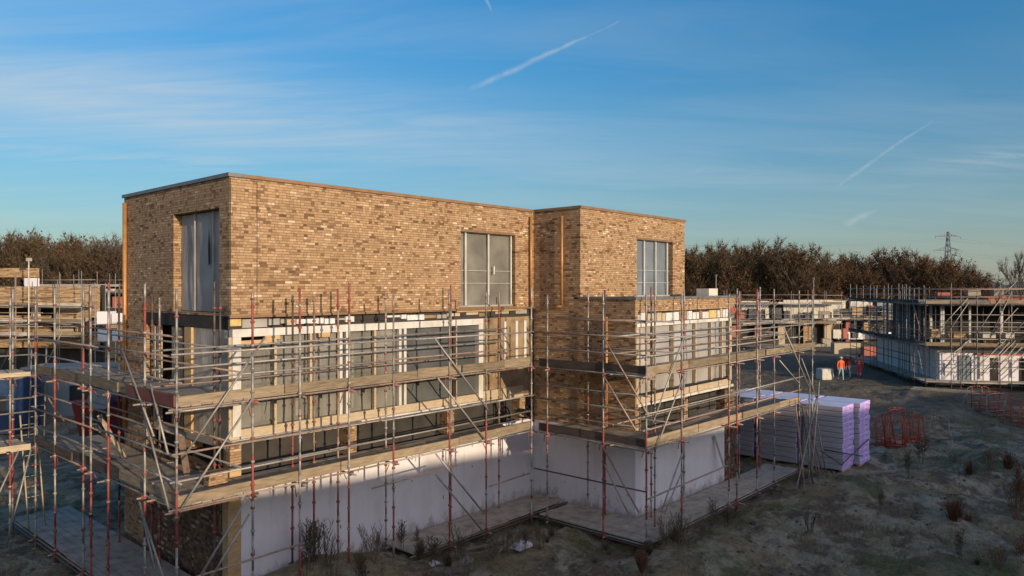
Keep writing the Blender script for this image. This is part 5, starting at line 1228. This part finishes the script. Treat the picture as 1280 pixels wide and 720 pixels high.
# ------------------------------------------------------------------ weeds, grass, stones, litter
def weed_mesh(kind, seed):
    r = random.Random(seed); mb = MB()
    if kind == 'stalk':            # upright dead stalk with a narrow seed head
        for _ in range(r.randint(2, 4)):
            x, y = r.uniform(-.08, .08), r.uniform(-.08, .08); h = r.uniform(.75, 1.0); lx, ly = r.uniform(-.12, .12), r.uniform(-.12, .12)
            mb.tube((x, y, 0), (x + lx, y + ly, h), .009, 3, 0, .005)
            for k in range(26):
                f = r.uniform(.35, 1); a = r.uniform(0, 6.28); l = .13 * (1.15 - f) + .05; b_ = Vector((x + lx * f, y + ly * f, h * f)); e = b_ + Vector((math.cos(a) * l, math.sin(a) * l, l * .9)); mb.tube(b_, e, .009, 3, 0, .005)
    elif kind == 'bush':           # twiggy cone
        for _ in range(110):
            a = r.uniform(0, 6.28); t = r.uniform(.05, .55); l = r.uniform(.5, 1.0) * (1 - t * .4); d_ = Vector((math.cos(a) * math.sin(t), math.sin(a) * math.sin(t), math.cos(t)))
            p = Vector((r.uniform(-.05, .05), r.uniform(-.05, .05), 0)); e = p + d_ * l; mb.tube(p, e, .010, 3, 0, .005)
            for k in range(3): f = r.uniform(.4, .95); q = p + d_ * l * f; a2 = r.uniform(0, 6.28); mb.tube(q, q + Vector((math.cos(a2) * .1, math.sin(a2) * .1, .1)), .006, 3, 0, .003)
    elif kind == 'fan':            # open sprays of thin twigs
        for _ in range(16):
            a = r.uniform(0, 6.28); t = r.uniform(.05, .5); l = r.uniform(.6, 1.0); d_ = Vector((math.cos(a) * math.sin(t), math.sin(a) * math.sin(t), math.cos(t))); p = Vector((r.uniform(-.1, .1), r.uniform(-.1, .1), 0)); mb.tube(p, p + d_ * l, .007, 3, 0, .004)
            for k in range(5): f = r.uniform(.4, .95); q = p + d_ * l * f; a2 = r.uniform(0, 6.28); mb.tube(q, q + Vector((math.cos(a2) * .09, math.sin(a2) * .09, .16)), .006, 3, 0, .003)
    else:                          # tussock of blades
        for _ in range(120):
            a = r.uniform(0, 6.28); t = r.uniform(.1, .8); l = r.uniform(.4, 1.0); w = .012; p = Vector((r.uniform(-.12, .12), r.uniform(-.12, .12), 0)); d_ = Vector((math.cos(a) * math.sin(t), math.sin(a) * math.sin(t), math.cos(t)))
            sd = Vector((-math.sin(a), math.cos(a), 0)) * w; m_ = p + d_ * l * .6; e = p + d_ * l + Vector((0, 0, -.12 * t * l)); mb.add([p - sd, p + sd, m_ + sd * .7, m_ - sd * .7, e], [(0, 1, 2, 3), (3, 2, 4)])
    me = bpy.data.meshes.new('weed_' + kind); me.from_pydata(mb.v, [], mb.f); me.update(); return me
WM = {}
for kind in ('stalk', 'bush', 'fan', 'tussock'):
    for j in range(3):
        me = weed_mesh(kind, j * 7 + len(kind)); me.materials.append(M['weed']); WM[(kind, j)] = me
        m2 = me.copy(); m2.materials.clear(); m2.materials.append(M['weed_rust']); WM[(kind, j, 'rust')] = m2
LBL = {'stalk': 'dry upright weed stalks', 'bush': 'dark twiggy bush', 'fan': 'thin bare shrub of open sprays', 'tussock': 'withered tussock of grass'}
def weed(kind, px, py, h, place, rust=False, z=None, X=None, Y=None):
    if X is None:
        dv_ = ray(px, py); tt_ = 6.0
        while tt_ < 70 and (CAM + dv_ * tt_).z > gz((CAM + dv_ * tt_).x, (CAM + dv_ * tt_).y): tt_ += 0.08
        q = CAM + dv_ * tt_
    else: q = Vector((X, Y, 0))
    key = (kind, random.randrange(3)) + (('rust',) if rust else ())
    o = bpy.data.objects.new({'stalk': 'weed', 'bush': 'bush', 'fan': 'shrub', 'tussock': 'grass_tussock'}[kind], WM[key]); COL.objects.link(o); o.location = (q.x, q.y, gz(q.x, q.y) - .03); o.rotation_euler = (0, 0, random.uniform(0, 6.28)); o.scale = (h * random.uniform(.8, 1.15), h * random.uniform(.8, 1.15), h)
    tag(o, f'{"rust coloured " if rust else ""}{LBL[kind]} {place}', 'plant', f'{LBL[kind]} {place}')
for kind, px, py, h in (('stalk', 331, 694, .95), ('fan', 352, 690, 1.1), ('fan', 372, 700, 1.3), ('stalk', 400, 688, 1.2), ('fan', 420, 690, 1.5), ('fan', 436, 690, 1.2), ('bush', 463, 684, .8), ('stalk', 480, 682, .95), ('stalk', 502, 692, .95),
                        ('stalk', 388, 714, 1.2), ('bush', 525, 700, .7), ('stalk', 540, 706, .9), ('fan', 574, 700, 1.0), ('bush', 450, 712, .6), ('fan', 408, 712, .9), ('stalk', 520, 690, .8), ('bush', 560, 712, .5), ('fan', 340, 712, 1.0), ('stalk', 318, 714, .8)):
    weed(kind, px, py, h, 'in front of the long white wall')
for kind, X_, Y_, h in (('bush', 8.9, -5.75, .6), ('fan', 9.4, -5.95, 1.1), ('bush', 9.9, -6.0, .7), ('fan', 10.2, -6.05, 1.0), ('stalk', 12.2, -5.95, 1.0), ('fan', 9.7, -6.2, .8), ('stalk', 12.6, -6.2, .7), ('fan', 11.3, -6.1, .6)):
    weed(kind, 0, 0, h, 'by the corner of the wing scaffold', X=X_, Y=Y_)
for i in range(15):
    X_, Y_ = random.uniform(.2, 7.0), random.uniform(-2.6, -.5)
    if X_ > 4.2: Y_ -= 1.3
    weed(random.choice(['stalk', 'fan', 'fan', 'fan']), 0, 0, random.uniform(.5, 1.2), 'in front of the long white wall', X=X_, Y=Y_)
for kind, px, py, h, ru in (('stalk', 804, 722, .8, True), ('bush', 802, 715, .7, True), ('fan', 1012, 668, .8, False), ('stalk', 1102, 640, .9, False), ('stalk', 1190, 650, .5, True), ('tussock', 1192, 652, .9, True),
                            ('tussock', 1197, 648, .8, True), ('stalk', 1135, 598, 1.1, False), ('stalk', 1152, 580, 1.3, False), ('stalk', 1275, 640, 1.6, True), ('fan', 1270, 650, 1.2, True), ('stalk', 1276, 708, .9, True), ('fan', 1246, 712, .8, True), ('stalk', 1200, 700, .8, False), ('fan', 1240, 590, 1.0, True), ('tussock', 1260, 585, .9, True), ('tussock', 1212, 592, .8, True), ('stalk', 1190, 586, .8, False)):
    weed(kind, px, py, h, 'on the waste ground at right', ru)
for i in range(6):
    px, py = random.uniform(850, 1279), random.uniform(560, 719)
    q = P(px, py, Z=0.1)
    if -6.4 < q.y and q.x < 25: continue
    weed(random.choice(['tussock', 'tussock', 'fan', 'stalk', 'bush']), px, py, random.uniform(.2, .5), 'on the waste ground at right', random.random() < .08)
for i in range(18):
    X_, Y_ = random.uniform(-1.0, 9), random.uniform(-8.5, -2.2)
    weed(random.choice(['tussock', 'tussock', 'fan', 'bush']), 0, 0, random.uniform(.2, .5), 'in front of the long white wall', random.random() < .15, X=X_, Y=Y_)

# short grass and dead stems over the waste ground
N = 210000
px = rng.uniform(-40, 1320, N); dd_ = 8 + 34 * rng.random(N) ** 1.3; r_ = (px - 640) / FPX * dd_
X = CAM.x + FW.x * dd_ + RT.x * r_; Y = CAM.y + FW.y * dd_ + RT.y * r_
msk = np.sin(X * .9 + 1.3 * np.sin(Y * .5)) + np.sin(Y * 1.1 + 1.7 * np.sin(X * .37 + 1)) + .8 * np.sin(X * 2.3 - Y * 1.9) + rng.normal(0, .6, N)
ok = (msk > .45) & ~((X > -2.4) & (X < 18.2) & (Y > -1.75)) & ~((X > 8.7) & (X < 25.3) & (Y > -5.9)) & ~((X > 21) & (X < 25) & (Y > -7.0))
X, Y, dd_ = X[ok], Y[ok], dd_[ok]; N = len(X); base = np.stack([X, Y, gh(X, Y) - .01], 1)
th_ = rng.uniform(0, 6.28, N); ti = rng.uniform(.1, 1.0, N); ln = rng.uniform(.05, .17, N) * np.where(rng.random(N) < .04, 2.4, 1) * np.clip(.6 + .45 * (msk[ok] - .45), .6, 1.6)
dv = np.stack([np.cos(th_) * np.sin(ti), np.sin(th_) * np.sin(ti), np.cos(ti)], 1); sd = np.stack([-np.sin(th_), np.cos(th_), 0 * th_], 1) * rng.uniform(.006, .014, (N, 1))
v = np.stack([base - sd, base + sd, base + dv * ln[:, None]], 1).reshape(-1, 3)
me = bpy.data.meshes.new('grass'); me.vertices.add(3 * N); me.vertices.foreach_set('co', v.ravel()); me.loops.add(3 * N); me.loops.foreach_set('vertex_index', np.arange(3 * N))
me.polygons.add(N); me.polygons.foreach_set('loop_start', np.arange(0, 3 * N, 3)); me.polygons.foreach_set('loop_total', np.full(N, 3)); me.update(calc_edges=True)
me.materials.append(noisy('rough_grass', (0.08, 0.08, 0.035), (0.28, 0.22, 0.125), 0.7, .95, c3=(0.18, 0.14, 0.08)))
o = bpy.data.objects.new('grass', me); COL.objects.link(o); tag(o, 'short rough grass and dead stems over the waste ground', 'grass', kind='stuff')
# stones and clods
mb = MB()
for i in range(2200):
    d_ = 9 + 32 * random.random() ** 1.2; p = WP(random.uniform(0, 1300), d_)
    if (-2.4 < p.x < 18.2 and p.y > -1.75) or (8.7 < p.x < 25.3 and p.y > -5.9): continue
    s = random.uniform(.02, .085) * (2.0 if random.random() < .05 else 1); vs = []
    for dz in (-.4, .35):
        for k in range(6): a = k * math.pi / 3 + random.uniform(-.3, .3); rr = s * random.uniform(.7, 1.2) * (1 if dz < 0 else .7); vs.append((p.x + rr * math.cos(a), p.y + rr * math.sin(a), gz(p.x, p.y) + dz * s * random.uniform(.8, 1.3)))
    vs.append((p.x, p.y, gz(p.x, p.y) + s * .6)); mb.add(vs, [(k, (k + 1) % 6, 6 + (k + 1) % 6, 6 + k) for k in range(6)] + [(6 + k, 6 + (k + 1) % 6, 12) for k in range(6)])
o = mb.build('stones', noisy('stones', (0.05, 0.045, 0.038), (0.15, 0.14, 0.12), 3, .95)); tag(o, 'scattered stones and clods of earth on the waste ground', 'stones', kind='stuff')
# litter by the inner corner
for i, (px, py, dx, dy, lb) in enumerate(((636, 688, .55, .1, 'steeper of two broken boards lying in the inner yard'), (612, 683, .6, -.35, 'flatter of two broken boards lying in the inner yard'))):
    q = P(px, py, Z=.1); z_ = gz(q.x, q.y); tag(MB().beam((q.x - dx, q.y - dy, z_ + .04), (q.x + dx, q.y + dy, z_ + .14 + .1 * (1 - i)), .12, .03).build('broken_board', M['toe']), lb, 'board')
for i, (px, py, s, lb) in enumerate(((652, 693, .30, 'crumpled white plastic beside the broken boards'), (541, 707, .18, 'small scrap of white plastic left of the broken boards'), (583, 702, .22, 'pale lump of rubble below the long platform'), (657, 690, .16, 'little white scrap behind the crumpled plastic'))):
    q = P(px, py, Z=.1); mb = MB(); nn = 7; z_ = gz(q.x, q.y)
    vs = [(q.x + (a / nn - .5) * 2 * s, q.y + (b_ / nn - .5) * 1.4 * s, z_ + random.uniform(.0, .45) * s * (1 if 0 < a < nn and 0 < b_ < nn else .1)) for b_ in range(nn + 1) for a in range(nn + 1)]
    mb.add(vs, [(b_ * (nn + 1) + a, b_ * (nn + 1) + a + 1, (b_ + 1) * (nn + 1) + a + 1, (b_ + 1) * (nn + 1) + a) for b_ in range(nn) for a in range(nn)]); tag(mb.build('rubble' if i == 2 else 'plastic_scrap', M['concrete' if i == 2 else 'white']), lb, 'rubble' if i == 2 else 'litter')
bpy.context.view_layer.update()
